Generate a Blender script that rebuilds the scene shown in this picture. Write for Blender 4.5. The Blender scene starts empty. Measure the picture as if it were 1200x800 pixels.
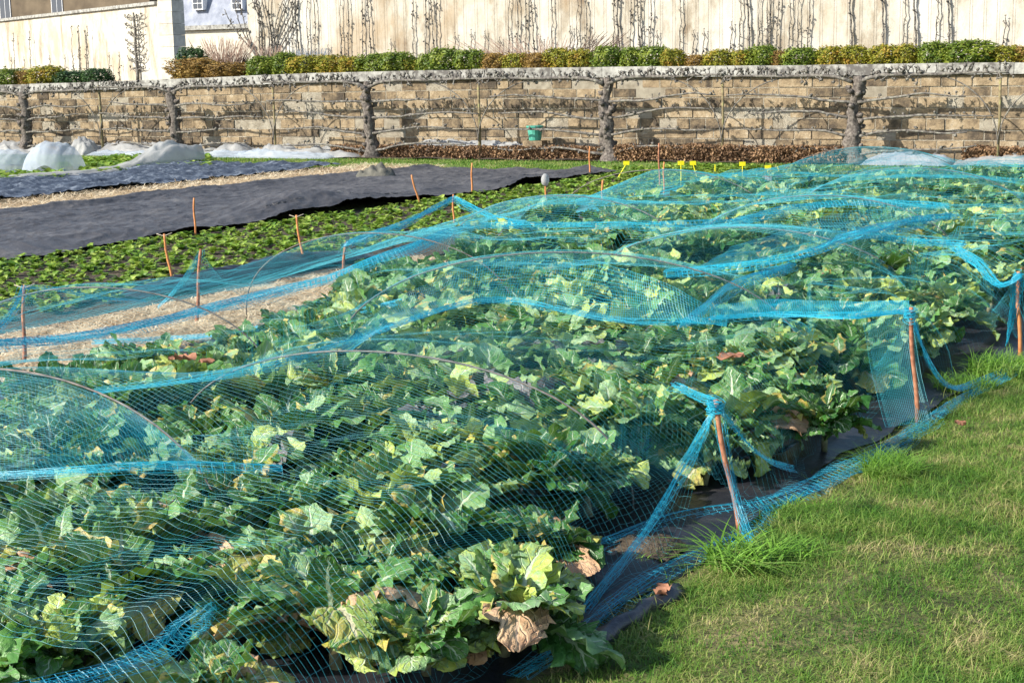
import bpy, math, random
import numpy as np
from math import sin, cos, pi, radians, sqrt, exp
S = bpy.context.scene
C = S.collection
rng = np.random.default_rng(7)
random.seed(7)

# ------------------------------------------------------------------ camera, sky, sun, exposure
YAW, PITCH, ROLL, CH = radians(32.471), radians(10.092), radians(-1.117), 1.7
fw = np.array([-sin(YAW)*cos(PITCH), cos(YAW)*cos(PITCH), -sin(PITCH)])
r0 = np.array([cos(YAW), sin(YAW), 0.]); u0 = np.cross(r0, fw)
cr = r0*cos(ROLL)+u0*sin(ROLL); cu = -r0*sin(ROLL)+u0*cos(ROLL)
import mathutils
cam = bpy.data.cameras.new('camera'); cam.sensor_width = 36; cam.lens = 54; cam.clip_end = 2000; cam.clip_start = .05
camo = bpy.data.objects.new('camera', cam); C.objects.link(camo)
camo.matrix_world = mathutils.Matrix(((cr[0], cu[0], -fw[0], 0), (cr[1], cu[1], -fw[1], 0), (cr[2], cu[2], -fw[2], CH), (0, 0, 0, 1)))
S.camera = camo
SUN = np.array([-.60, -.80, 0.]); SEL = radians(34); SUN = SUN/np.linalg.norm(SUN)
w = bpy.data.worlds.new('World'); S.world = w; w.use_nodes = True
nt = w.node_tree; bg = nt.nodes['Background']
sk = nt.nodes.new('ShaderNodeTexSky'); sk.sky_type = 'NISHITA'; sk.sun_disc = False
sk.sun_elevation = SEL; sk.sun_rotation = math.atan2(SUN[0], SUN[1])
nt.links.new(sk.outputs[0], bg.inputs[0]); bg.inputs[1].default_value = .14
sl = bpy.data.lights.new('sun', 'SUN'); sl.energy = 5.0; sl.angle = radians(.53); sl.color = (1, .95, .85)
so = bpy.data.objects.new('sun', sl); C.objects.link(so)
sd = mathutils.Vector((SUN[0]*cos(SEL), SUN[1]*cos(SEL), sin(SEL)))
so.rotation_euler = sd.to_track_quat('Z', 'Y').to_euler(); so.location = (0, 0, 30)
S.view_settings.view_transform = 'Standard'; S.view_settings.look = 'None'
S.view_settings.exposure = .78; S.view_settings.gamma = 1

def at(px, py, z=0.):                       # measured place in the garden, at height z
    d = fw*1800+cr*(px-600)-cu*(py-400); return np.array([0, 0, CH])+d*((z-CH)/d[2])
WN = np.array([-.069, .9976, 0]); WS = np.array([.9976, .069, 0]); WO = np.array([-18.57, 24.2, 0])
def WP(s, t, z): return WO+WS*s+WN*t+np.array([0, 0, z])    # along the terrace wall, behind the tree line, height
def atw(px, py, t):                         # (s, z) on an upright plane parallel to the terrace wall
    d = fw*1800+cr*(px-600)-cu*(py-400); o = np.array([0, 0, CH])
    k = ((WO-o)@WN+t)/(d@WN); p = o+d*k; return (p-WO)@WS, p[2]
def proj(p):
    d = np.asarray(p, float)-np.array([0, 0, CH]); z = d@fw
    return 600+1800*(d@cr)/z, 400-1800*(d@cu)/z, z
def inview(p, m=80):
    x, y, z = proj(p); return z > 0 and -m < x < 1200+m and -m < y < 800+m

# ------------------------------------------------------------------ helpers
def mesh(name, V, F, mat=None, parent=None, smooth=True, uv=None, loc=None):
    V = np.asarray(V, np.float32); F = np.asarray(F, np.int32); k = F.shape[1]
    me = bpy.data.meshes.new(name)
    me.vertices.add(len(V)); me.vertices.foreach_set('co', V.ravel())
    me.loops.add(F.size); me.loops.foreach_set('vertex_index', F.ravel())
    me.polygons.add(len(F)); me.polygons.foreach_set('loop_start', np.arange(0, F.size, k, dtype=np.int32))
    me.polygons.foreach_set('use_smooth', np.full(len(F), smooth))
    if uv is not None:
        l = me.uv_layers.new(name='UVMap'); l.data.foreach_set('uv', np.asarray(uv, np.float32)[F.ravel()].ravel())
    me.update(calc_edges=True); me.validate()
    if mat: me.materials.append(mat)
    o = bpy.data.objects.new(name, me); C.objects.link(o)
    if parent: o.parent = parent
    if loc is not None: o.location = loc
    return o
def tag(o, label=None, cat=None, group=None, kind=None):
    if label: o['label'] = label
    if cat: o['category'] = cat
    if group: o['group'] = group
    if kind: o['kind'] = kind
    return o
def empty(name, loc=(0, 0, 0), rz=0, **k):
    o = bpy.data.objects.new(name, None); C.objects.link(o); o.location = tuple(float(v) for v in loc); o.rotation_euler = (0, 0, rz)
    o.empty_display_size = .1
    return tag(o, **k)
def dup(root, loc, rz=0, sc=1, label=None, group=None, tilt=(0, 0)):
    c = root.copy(); C.objects.link(c); c.location = tuple(float(v) for v in loc)
    c.rotation_euler = (tilt[0], tilt[1], rz); c.scale = (sc,)*3 if np.isscalar(sc) else sc
    if label: c['label'] = label
    if group: c['group'] = group
    def rec(a, b):
        for ch in list(a.children):
            d = ch.copy(); C.objects.link(d); d.parent = b; rec(ch, d)
    rec(root, c); return c
class MB:
    def __init__(s): s.V = []; s.F = []; s.U = []; s.n = 0
    def add(s, V, F, U=None):
        V = np.asarray(V, float).reshape(-1, 3); s.V.append(V); s.F.append(np.asarray(F, int)+s.n); s.n += len(V)
        s.U.append(U if U is not None else np.zeros((len(V), 2)))
    def box(s, a, b, M=None):
        a = np.asarray(a, float); b = np.asarray(b, float)
        V = np.array([[(a, b)[i][0], (a, b)[j][1], (a, b)[k][2]] for k in (0, 1) for j in (0, 1) for i in (0, 1)])
        if M is not None: V = np.array([M(v) for v in V])
        s.add(V, [[0, 2, 3, 1], [4, 5, 7, 6], [0, 1, 5, 4], [2, 6, 7, 3], [0, 4, 6, 2], [1, 3, 7, 5]])
    def tube(s, P, R, n=8, cap=True, rough=0.):
        P = np.asarray(P, float); m = len(P); R = np.broadcast_to(R, (m,)); T = np.gradient(P, axis=0)
        T /= np.linalg.norm(T, axis=1)[:, None]+1e-9
        up = np.array([0, 0, 1.]) if abs(T[:, 2]).mean() < .8 else np.array([1., .1, 0])
        A = np.cross(T, up); A /= np.linalg.norm(A, axis=1)[:, None]+1e-9; B = np.cross(T, A)
        th = np.arange(n)*2*pi/n
        rr = R[:, None]*(1+rough*rng.normal(size=(m, n)))
        V = P[:, None]+rr[..., None]*(A[:, None]*np.cos(th)[None, :, None]+B[:, None]*np.sin(th)[None, :, None])
        i = np.arange(m-1)[:, None]*n; j = np.arange(n)[None]; j2 = (j+1) % n
        F = np.stack([i+j, i+j2, i+n+j2, i+n+j], -1).reshape(-1, 4)
        V = V.reshape(-1, 3)
        if cap:
            V = np.vstack([V, P[0], P[-1]]); c0 = m*n; c1 = c0+1
            h = n//2*2
            F = np.vstack([F]+[[[c0, (2*k+2) % n, (2*k+1) % n, 2*k]] for k in range(h//2)]+[[[c1, (m-1)*n+2*k, (m-1)*n+(2*k+1) % n, (m-1)*n+(2*k+2) % n]] for k in range(h//2)])
        s.add(V, F)
    def build(s, name, mat, parent=None, smooth=False, loc=None, uv=False):
        return mesh(name, np.vstack(s.V), np.vstack(s.F), mat, parent, smooth, np.vstack(s.U) if uv else None, loc)
def gridF(a, b, off=0):
    i = np.arange(a-1)[:, None]*b; j = np.arange(b-1)[None]
    return (np.stack([i+j, i+j+1, i+b+j+1, i+b+j], -1)+off).reshape(-1, 4)
_ph = rng.uniform(0, 6.28, (40, 3))
def noise(x, y, sc=1., seed=0, oct=4):        # smooth sum of sines, about -1..1
    v = 0; a = 1; tot = 0
    for o in range(oct):
        for k in range(3):
            p = _ph[(seed*5+o*3+k) % 40]; an = p[0]
            v = v+a*np.sin((x*cos(an)+y*sin(an))*sc*(1+.31*k)+p[1]+1.3*np.sin((x*sin(an)-y*cos(an))*sc*.7+p[2]))
            tot += a*.6
        a *= .5; sc *= 2.03
    return v/tot

# ------------------------------------------------------------------ materials
def mat(name):
    m = bpy.data.materials.new(name); m.use_nodes = True; n = m.node_tree; return m, n, n.nodes['Principled BSDF']
def N(n, t, **k):
    x = n.nodes.new(t)
    for a, b in k.items(): setattr(x, a, b)
    return x
def inp(n, node, i, v):
    if hasattr(v, 'links') or isinstance(v, bpy.types.NodeSocket): n.links.new(v, node.inputs[i])
    else: node.inputs[i].default_value = v
def math_(n, op, a, b=0., c=None, clamp=False):
    x = N(n, 'ShaderNodeMath', operation=op, use_clamp=clamp); inp(n, x, 0, a); inp(n, x, 1, b)
    if c is not None: inp(n, x, 2, c)
    return x.outputs[0]
def mix(n, f, a, b, mode='MIX'):
    x = N(n, 'ShaderNodeMix', data_type='RGBA', blend_type=mode); inp(n, x, 0, f)
    for i, v in ((6, a), (7, b)):
        if isinstance(v, tuple): v = (*v, 1)
        inp(n, x, i, v)
    return x.outputs[2]
def ramp(n, f, stops):
    x = N(n, 'ShaderNodeValToRGB'); e = x.color_ramp.elements
    while len(e) < len(stops): e.new(.5)
    for i, (p, c) in enumerate(stops): e[i].position = p; e[i].color = (*c, 1) if len(c) == 3 else c
    inp(n, x, 0, f); return x.outputs[0]
def tex(n, sc, det=4, rough=.55, vec=None, kind='ShaderNodeTexNoise', out=0):
    x = N(n, kind)
    x.inputs['Scale'].default_value = sc
    if kind == 'ShaderNodeTexNoise': x.inputs['Detail'].default_value = det; x.inputs['Roughness'].default_value = rough
    if vec is None:
        tc = N(n, 'ShaderNodeTexCoord'); vec = tc.outputs['Object']
    n.links.new(vec, x.inputs['Vector']); return x.outputs[out]
def bump(n, b, h, st=.3, d=.02):
    x = N(n, 'ShaderNodeBump'); x.inputs['Strength'].default_value = st; x.inputs['Distance'].default_value = d
    n.links.new(h, x.inputs['Height']); n.links.new(x.outputs[0], b.inputs['Normal'])
def g3(a): return (a, a, a)
def simple(name, stops, sc=8, rough=.8, bs=.3, bd=.01, det=5, spec=.3, island=0., objr=0., trans=0.):
    m, n, b = mat(name); f = tex(n, sc, det)
    f = math_(n, 'MULTIPLY_ADD', f, 1.6, -.3)
    if island:
        g = N(n, 'ShaderNodeNewGeometry'); f = math_(n, 'ADD', f, math_(n, 'MULTIPLY_ADD', g.outputs['Random Per Island'], island, -island/2))
    if objr:
        g = N(n, 'ShaderNodeObjectInfo'); f = math_(n, 'ADD', f, math_(n, 'MULTIPLY_ADD', g.outputs['Random'], objr, -objr/2))
    c = ramp(n, f, stops); n.links.new(c, b.inputs['Base Color'])
    b.inputs['Roughness'].default_value = rough; b.inputs['Specular IOR Level'].default_value = spec
    if bs: bump(n, b, tex(n, sc*2.5, 5), bs, bd)
    if trans:
        t = N(n, 'ShaderNodeBsdfTranslucent'); n.links.new(c, t.inputs[0]); ms = N(n, 'ShaderNodeMixShader'); ms.inputs[0].default_value = trans
        n.links.new(b.outputs[0], ms.inputs[1]); n.links.new(t.outputs[0], ms.inputs[2]); n.links.new(ms.outputs[0], n.nodes['Material Output'].inputs[0])
    return m

def leafmat(name, stops, vein, rough=.5, objr=.4, isl=.5, edge=None, trans=.22, NV=7.):
    m, n, b = mat(name)
    uv = N(n, 'ShaderNodeUVMap'); sp = N(n, 'ShaderNodeSeparateXYZ'); n.links.new(uv.outputs[0], sp.inputs[0])
    s = math_(n, 'ABSOLUTE', math_(n, 'MULTIPLY_ADD', sp.outputs[0], 2., -1.)); t = sp.outputs[1]
    mid = math_(n, 'SUBTRACT', 1., math_(n, 'DIVIDE', s, math_(n, 'MULTIPLY_ADD', t, -.11, .16)), clamp=True)
    mid = math_(n, 'MULTIPLY', mid, 2.5, clamp=True)
    q = math_(n, 'MULTIPLY', math_(n, 'SUBTRACT', t, math_(n, 'MULTIPLY', s, .32)), NV)
    q = math_(n, 'ADD', q, math_(n, 'MULTIPLY', tex(n, 9, 2), .5))
    fr = math_(n, 'ABSOLUTE', math_(n, 'SUBTRACT', math_(n, 'FRACT', q), .5))
    lat = math_(n, 'SUBTRACT', 1., math_(n, 'DIVIDE', fr, math_(n, 'MULTIPLY_ADD', s, -.07, .12)), clamp=True)
    lat = math_(n, 'MULTIPLY', lat, .8)
    vn = math_(n, 'MAXIMUM', mid, lat)
    g = N(n, 'ShaderNodeNewGeometry'); oi = N(n, 'ShaderNodeObjectInfo')
    f = tex(n, 7, 6, .65); f = math_(n, 'MULTIPLY_ADD', f, 1.5, -.25)
    f = math_(n, 'ADD', f, math_(n, 'MULTIPLY_ADD', g.outputs['Random Per Island'], isl, -isl/2))
    f = math_(n, 'ADD', f, math_(n, 'MULTIPLY_ADD', oi.outputs['Random'], objr, -objr/2))
    c = ramp(n, f, stops)
    if edge:   # dying rim on some leaves
        pick = math_(n, 'GREATER_THAN', math_(n, 'FRACT', math_(n, 'MULTIPLY', g.outputs['Random Per Island'], 17.3)), .84)
        e = math_(n, 'MULTIPLY_ADD', tex(n, 11, 4), .9, math_(n, 'MULTIPLY_ADD', s, .6, -.78))
        e = math_(n, 'MULTIPLY', math_(n, 'MULTIPLY', e, 6., clamp=True), pick)
        c = mix(n, e, c, ramp(n, tex(n, 20, 3), edge))
    c = mix(n, vn, c, vein); n.links.new(c, b.inputs['Base Color'])
    b.inputs['Roughness'].default_value = rough; b.inputs['Specular IOR Level'].default_value = .5
    h = math_(n, 'ADD', math_(n, 'MULTIPLY', vn, .6), math_(n, 'MULTIPLY', tex(n, 38, 5), 1.3)); bump(n, b, h, .8, .009)
    t_ = N(n, 'ShaderNodeBsdfTranslucent'); n.links.new(mix(n, .5, c, (.25, .42, .05)), t_.inputs[0]); ms = N(n, 'ShaderNodeMixShader'); ms.inputs[0].default_value = trans
    n.links.new(b.outputs[0], ms.inputs[1]); n.links.new(t_.outputs[0], ms.inputs[2]); n.links.new(ms.outputs[0], n.nodes['Material Output'].inputs[0])
    return m

M = {}
DY = [(.35, (.45, .44, .06)), (.6, (.55, .4, .12)), (.8, (.36, .22, .12))]
M['leaf'] = leafmat('cabbage_leaf', [(.12, (.028, .115, .018)), (.38, (.07, .2, .035)), (.6, (.125, .285, .07)), (.82, (.25, .4, .19)), (.98, (.4, .5, .1))], (.5, .6, .4), .4, .6, .8, DY)
M['leafy'] = leafmat('yellowed_leaf', [(.1, (.14, .27, .05)), (.45, (.27, .36, .08)), (.7, (.55, .47, .12)), (.95, (.5, .3, .14))], (.6, .56, .35), .6, .3, .7, DY)
M['leafd'] = leafmat('withered_leaf', [(.1, (.3, .17, .1)), (.5, (.52, .3, .17)), (.9, (.62, .46, .26))], (.6, .42, .28), .75, .3, .6, None, .1)
M['leafp'] = leafmat('purplish_leaf', [(.1, (.07, .06, .075)), (.5, (.15, .14, .15)), (.9, (.2, .24, .18))], (.36, .3, .34), .5, .3, .6, DY)
M['stalk'] = simple('stalk', [(.2, (.14, .12, .07)), (.8, (.28, .3, .16))], 20)
def netmat(name, a, b_, rough=.38):
    m, n, b = mat(name)
    c = ramp(n, tex(n, 2.2, 3), [(.3, a), (.7, b_)]); n.links.new(c, b.inputs['Base Color'])
    b.inputs['Roughness'].default_value = rough; b.inputs['Specular IOR Level'].default_value = .5
    t = N(n, 'ShaderNodeBsdfTranslucent'); n.links.new(c, t.inputs[0]); ms = N(n, 'ShaderNodeMixShader'); ms.inputs[0].default_value = .3
    n.links.new(b.outputs[0], ms.inputs[1]); n.links.new(t.outputs[0], ms.inputs[2]); n.links.new(ms.outputs[0], n.nodes['Material Output'].inputs[0])
    return m
M['net'] = netmat('turquoise_netting', (.035, .4, .5), (.08, .52, .58))
M['netf'] = netmat('gathered_netting', (.012, .42, .6), (.03, .54, .7))
M['stake'] = simple('rusty_stake', [(.25, (.2, .08, .045)), (.55, (.36, .15, .08)), (.85, (.46, .24, .14))], 30, .8, .5, .004)
M['cane'] = simple('orange_stake', [(.25, (.42, .15, .05)), (.8, (.62, .27, .1))], 25, .6, .3, .003)
M['hoop'] = simple('weathered_hoop', [(.2, (.07, .06, .055)), (.8, (.2, .17, .15))], 25, .55, .2, .002)
M['twine'] = simple('twine', [(.2, (.35, .3, .22)), (.8, (.5, .45, .36))], 40)
def groundmat(name, cols, sc, bs, rough=.9, det=8, sc2=None):
    m, n, b = mat(name); f = tex(n, sc, det, .65); f2 = tex(n, sc2 or sc*.13, 4)
    f = math_(n, 'ADD', math_(n, 'MULTIPLY', f, .9), math_(n, 'MULTIPLY_ADD', f2, .9, -.4))
    n.links.new(ramp(n, f, cols), b.inputs['Base Color']); b.inputs['Roughness'].default_value = rough
    b.inputs['Specular IOR Level'].default_value = .25
    bump(n, b, tex(n, sc*2, 6), bs, .03); return m
M['ground'] = groundmat('garden_ground', [(.25, (.05, .06, .02)), (.45, (.09, .11, .03)), (.6, (.12, .13, .045)), (.8, (.17, .14, .08))], 9, .8)
M['lawnbase'] = groundmat('lawn_soil', [(.3, (.05, .05, .02)), (.5, (.1, .11, .035)), (.75, (.2, .16, .08))], 14, .9)
M['lawnfar'] = groundmat('far_lawn', [(.25, (.07, .12, .02)), (.5, (.115, .17, .035)), (.8, (.2, .2, .07))], 12, .9)
M['soil'] = groundmat('soil', [(.25, (.035, .028, .02)), (.6, (.085, .065, .045)), (.85, (.16, .13, .09))], 16, 1)
M['strawbase'] = groundmat('straw_ground', [(.25, (.16, .11, .06)), (.5, (.36, .27, .16)), (.8, (.55, .44, .28))], 30, 1)
m, n, b = mat('black_membrane'); M['film'] = m
n.links.new(ramp(n, tex(n, 5, 8, .7), [(.3, (.008, .009, .012)), (.55, (.02, .021, .027)), (.85, (.08, .07, .06))]), b.inputs['Base Color'])
b.inputs['Roughness'].default_value = .42; bump(n, b, tex(n, 9, 6, .6), .5, .02)
m, n, b = mat('black_tarp'); M['tarp'] = m
n.links.new(ramp(n, tex(n, 1.6, 8, .65), [(.3, (.035, .033, .034)), (.55, (.07, .066, .066)), (.8, (.15, .14, .13))]), b.inputs['Base Color'])
b.inputs['Roughness'].default_value = .55; bump(n, b, tex(n, 7, 7, .65), .6, .03)
m, n, b = mat('blue_tarp'); M['btarp'] = m
n.links.new(ramp(n, tex(n, 6, 9, .78), [(.36, (.015, .022, .04)), (.52, (.05, .065, .09)), (.68, (.26, .29, .33))]), b.inputs['Base Color'])  # pale end of the ramp paints the glints on the wrinkles into the colour
b.inputs['Roughness'].default_value = .6; bump(n, b, tex(n, 10, 7, .65), .7, .03)
m, n, b = mat('fleece'); M['fleece'] = m
n.links.new(ramp(n, tex(n, 2.2, 6, .6), [(.3, (.24, .24, .24)), (.7, (.46, .455, .43))]), b.inputs['Base Color']); b.inputs['Roughness'].default_value = .8
bump(n, b, tex(n, 8, 5), .5, .03)
tb = N(n, 'ShaderNodeBsdfTranslucent'); tb.inputs[0].default_value = (.7, .75, .8, 1); ms = N(n, 'ShaderNodeMixShader'); ms.inputs[0].default_value = .25
n.links.new(b.outputs[0], ms.inputs[1]); n.links.new(tb.outputs[0], ms.inputs[2])
tr = N(n, 'ShaderNodeBsdfTransparent'); m2 = N(n, 'ShaderNodeMixShader'); m2.inputs[0].default_value = .12
n.links.new(ms.outputs[0], m2.inputs[1]); n.links.new(tr.outputs[0], m2.inputs[2]); n.links.new(m2.outputs[0], n.nodes['Material Output'].inputs[0])
m = M['fleece'].copy(); m.name = 'thin_fleece'; M['fleece2'] = m
for q in m.node_tree.nodes:
    if q.type == 'MIX_SHADER' and abs(q.inputs[0].default_value-.12) < .01: q.inputs[0].default_value = .5
    if q.type == 'VALTORGB': q.color_ramp.elements[0].color = (.42, .5, .6, 1); q.color_ramp.elements[1].color = (.62, .68, .75, 1)

def blade(name, stops, rough=.6, trans=.3):
    m, n, b = mat(name); g = N(n, 'ShaderNodeNewGeometry')
    f = math_(n, 'ADD', math_(n, 'MULTIPLY', g.outputs['Random Per Island'], .5), math_(n, 'MULTIPLY_ADD', tex(n, 3.1, 6, .66), 2.3, -.9))
    c = ramp(n, f, stops); n.links.new(c, b.inputs['Base Color']); b.inputs['Roughness'].default_value = rough
    b.inputs['Specular IOR Level'].default_value = .3
    t = N(n, 'ShaderNodeBsdfTranslucent'); n.links.new(c, t.inputs[0]); ms = N(n, 'ShaderNodeMixShader'); ms.inputs[0].default_value = trans
    n.links.new(b.outputs[0], ms.inputs[1]); n.links.new(t.outputs[0], ms.inputs[2]); n.links.new(ms.outputs[0], n.nodes['Material Output'].inputs[0])
    return m
M['grass'] = blade('grass_blades', [(.08, (.045, .13, .012)), (.38, (.105, .22, .025)), (.6, (.18, .275, .045)), (.8, (.33, .33, .11)), (1, (.5, .4, .21))])
M['tuft'] = blade('tuft_blades', [(.1, (.09, .22, .02)), (.6, (.17, .34, .04)), (.95, (.3, .4, .1))])
M['crop'] = blade('low_crop_leaves', [(.1, (.07, .16, .015)), (.5, (.18, .3, .03)), (.9, (.38, .46, .09))], .5)
M['straw'] = blade('straw_bits', [(.1, (.3, .2, .11)), (.5, (.66, .52, .33)), (.9, (.86, .76, .55))], .7, .1)
M['box'] = blade('green_box_leaves', [(.1, (.06, .11, .01)), (.5, (.14, .19, .018)), (.9, (.25, .28, .035))], .5, .2)
M['boxd'] = blade('dark_box_leaves', [(.1, (.02, .045, .015)), (.5, (.04, .09, .02)), (.9, (.07, .13, .03))], .5, .2)
M['boxy'] = blade('golden_box_leaves', [(.1, (.13, .15, .012)), (.4, (.23, .23, .02)), (.65, (.3, .22, .025)), (.9, (.38, .22, .035))], .6, .2)
M['boxr'] = blade('russet_box_leaves', [(.1, (.15, .09, .025)), (.5, (.28, .17, .04)), (.9, (.36, .26, .07))], .6, .2)
M['brownh'] = blade('dry_hedge_leaves', [(.1, (.1, .06, .035)), (.5, (.22, .13, .07)), (.9, (.34, .21, .11))], .8, .1)
M['twig'] = blade('bare_twigs', [(.1, (.13, .08, .06)), (.5, (.24, .16, .12)), (.9, (.32, .25, .2))], .8, 0)
M['lav'] = blade('grey_blue_leaves', [(.1, (.1, .13, .14)), (.5, (.19, .22, .25)), (.9, (.3, .32, .35))], .8, .1)
M['bark'] = simple('pear_bark', [(.2, (.05, .042, .036)), (.5, (.13, .11, .095)), (.8, (.23, .2, .17))], 22, .9, .9, .02)
M['branch'] = simple('lichen_branch', [(.2, (.05, .045, .04)), (.5, (.14, .125, .11)), (.85, (.27, .26, .21))], 18, .9, .7, .01)
M['post'] = simple('mossy_post', [(.2, (.09, .07, .035)), (.5, (.2, .16, .09)), (.85, (.26, .26, .1))], 12, .9, .5, .01)
M['coping'] = simple('pale_coping', [(.25, (.12, .11, .1)), (.5, (.29, .28, .25)), (.8, (.42, .41, .37))], 9, .85, .6, .01, island=.35)
# stone blocks
m, n, b = mat('sandstone_blocks'); M['stone'] = m
g = N(n, 'ShaderNodeNewGeometry'); f = math_(n, 'ADD', math_(n, 'MULTIPLY', g.outputs['Random Per Island'], .5), math_(n, 'MULTIPLY_ADD', tex(n, 4.5, 9, .75), 2.0, -.76))
c = ramp(n, f, [(.17, (.075, .06, .045)), (.4, (.175, .132, .085)), (.58, (.28, .21, .13)), (.77, (.36, .28, .18)), (1, (.46, .39, .29))])
f2 = math_(n, 'MULTIPLY_ADD', tex(n, 14, 6, .7), 3.2, -1.75, True)
c = mix(n, math_(n, 'MULTIPLY', f2, .7), c, (.11, .095, .075)); n.links.new(c, b.inputs['Base Color']); b.inputs['Roughness'].default_value = .92
b.inputs['Specular IOR Level'].default_value = .15; bump(n, b, tex(n, 22, 8, .7), .9, .02)
M['mortar'] = simple('pale_mortar', [(.2, (.42, .36, .27)), (.8, (.66, .6, .48))], 8, .95, .6, .01)
# plaster
m, n, b = mat('old_plaster'); M['plaster'] = m
tc = N(n, 'ShaderNodeTexCoord'); mp = N(n, 'ShaderNodeMapping'); mp.inputs['Scale'].default_value = (1, 1, .35); n.links.new(tc.outputs['Object'], mp.inputs[0])
f = math_(n, 'MULTIPLY_ADD', tex(n, 1.3, 10, .72, mp.outputs[0]), 1.9, -.43)
c = ramp(n, f, [(.18, (.2, .145, .09)), (.38, (.36, .315, .24)), (.5, (.48, .44, .36)), (.8, (.57, .55, .49))])
f2 = math_(n, 'MULTIPLY_ADD', tex(n, .55, 5, .6), 8, -4.1, True)
c = mix(n, math_(n, 'MULTIPLY', f2, .6), c, (.38, .28, .17))
f3 = math_(n, 'MULTIPLY_ADD', tex(n, 2.1, 8, .78), 7, -3.75, True); c = mix(n, math_(n, 'MULTIPLY', f3, .55), c, (.3, .25, .18))
n.links.new(c, b.inputs['Base Color']); b.inputs['Roughness'].default_value = .95; bump(n, b, tex(n, 9, 8, .7), .5, .02)
M['pillar'] = simple('pale_ashlar', [(.2, (.42, .38, .31)), (.8, (.64, .59, .5))], 4, .9, .5, .01, island=.25)
M['cream'] = simple('cream_render', [(.2, (.5, .44, .34)), (.8, (.68, .62, .5))], 2, .9, .2)
M['slate'] = simple('blue_grey_slate', [(.2, (.17, .19, .24)), (.8, (.3, .32, .38))], 3, .7, .3)
M['white'] = simple('white_paint', [(.2, (.68, .68, .68)), (.8, (.8, .8, .8))], 5, .6, 0)
M['ochre'] = simple('dim_ochre_wall', [(.2, (.1, .075, .05)), (.8, (.17, .13, .085))], 1.5, .9, .2)
m, n, b = mat('window_glass'); M['glass'] = m; b.inputs['Base Color'].default_value = (.03, .05, .09, 1); b.inputs['Roughness'].default_value = .1
M['yellow'] = simple('yellow_plastic', [(.2, (.72, .62, .01)), (.8, (.85, .78, .02))], 20, .5, 0)
M['green'] = simple('green_plastic', [(.2, (.05, .28, .2)), (.8, (.1, .38, .3))], 10, .5, 0)
M['dead'] = simple('dead_leaf', [(.2, (.22, .09, .05)), (.8, (.45, .22, .13))], 30, .7, .3, .004, trans=.15)
M['cloth'] = simple('dark_cloth', [(.2, (.06, .06, .05)), (.8, (.16, .15, .12))], 6, .9, .5, .03)

# ------------------------------------------------------------------ ground
def sheet(name, x0, x1, y0, y1, z, m, nx=2, ny=2, fz=None, parent=None, edge=None):
    X, Y = np.meshgrid(np.linspace(x0, x1, nx), np.linspace(y0, y1, ny)); Z = np.full_like(X, z, dtype=float)
    if edge: X = edge(X, Y)
    if fz: Z = Z+fz(X, Y)
    return mesh(name, np.stack([X, Y, Z], -1).reshape(-1, 3), gridF(ny, nx), m, parent)
tag(sheet('ground', -900, 900, -900, 900, -.012, M['ground']), kind='structure')
def wsheet(name, s0, s1, t0, t1, z, m, ns=2, nt_=2, fz=None):
    A, B = np.meshgrid(np.linspace(s0, s1, ns), np.linspace(t0, t1, nt_)); Z = np.full_like(A, z, dtype=float)
    if fz: Z = Z+fz(A, B)
    P = WO[None, None]+WS*A[..., None]+WN*B[..., None]; P[..., 2] = Z
    return mesh(name, P.reshape(-1, 3), gridF(nt_, ns), m)
tag(wsheet('terrace_ground', -600, 600, .95, 700, 1.48, M['soil']), kind='structure')
LX = -2.22
def lawn_z(X, Y): return .018*noise(X, Y, 2.3, 1)*np.clip((X-LX)*3, 0, 1)+.03*np.clip((X-LX)*2, 0, 1)
tag(sheet('lawn', LX-.25, 4, 2, 11, 0.0, M['lawnbase'], 90, 120, lawn_z), kind='structure')
tag(wsheet('far_lawn', -26, 14, -3.3, -.35, .002, M['lawnfar'], 200, 30, lambda a, b: .02*noise(a, b, 2, 2)), kind='structure')
tag(wsheet('wall_foot_soil', -30, 16, -.34, .58, .004, M['soil'], 200, 8, lambda a, b: .03*noise(a, b, 3, 3)+.02), kind='structure')

def strips(P, Wd, bend=0, up=None):            # P base (n,3); returns blade mesh arrays
    pass
def blades(px, py, pz, H, Wd, lean, seg=3, curl=1.):
    n_ = len(px); az = rng.uniform(0, 2*pi, n_); fa = az+rng.normal(0, .5, n_)+pi/2
    ln = lean*H; t = np.linspace(0, 1, seg+1)
    V = np.zeros((n_, (seg+1)*2-1, 3)); k = 0
    for i, a in enumerate(t):
        cx = px+np.cos(az)*ln*a**(1+curl); cy = py+np.sin(az)*ln*a**(1+curl); cz = pz+H*a*(1-.35*lean*a*curl)
        wd = Wd*(1-a)**.6*.5
        if i < seg:
            V[:, k] = np.stack([cx-np.cos(fa)*wd, cy-np.sin(fa)*wd, cz], -1); V[:, k+1] = np.stack([cx+np.cos(fa)*wd, cy+np.sin(fa)*wd, cz], -1); k += 2
        else: V[:, k] = np.stack([cx, cy, cz], -1)
    fs = []
    for i in range(seg-1): fs += [[2*i, 2*i+1, 2*i+3], [2*i, 2*i+3, 2*i+2]]
    fs.append([2*seg-2, 2*seg-1, 2*seg]); fs = np.array(fs)
    F = (fs[None]+(np.arange(n_)*V.shape[1])[:, None, None]).reshape(-1, 3)
    return V.reshape(-1, 3), F
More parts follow.
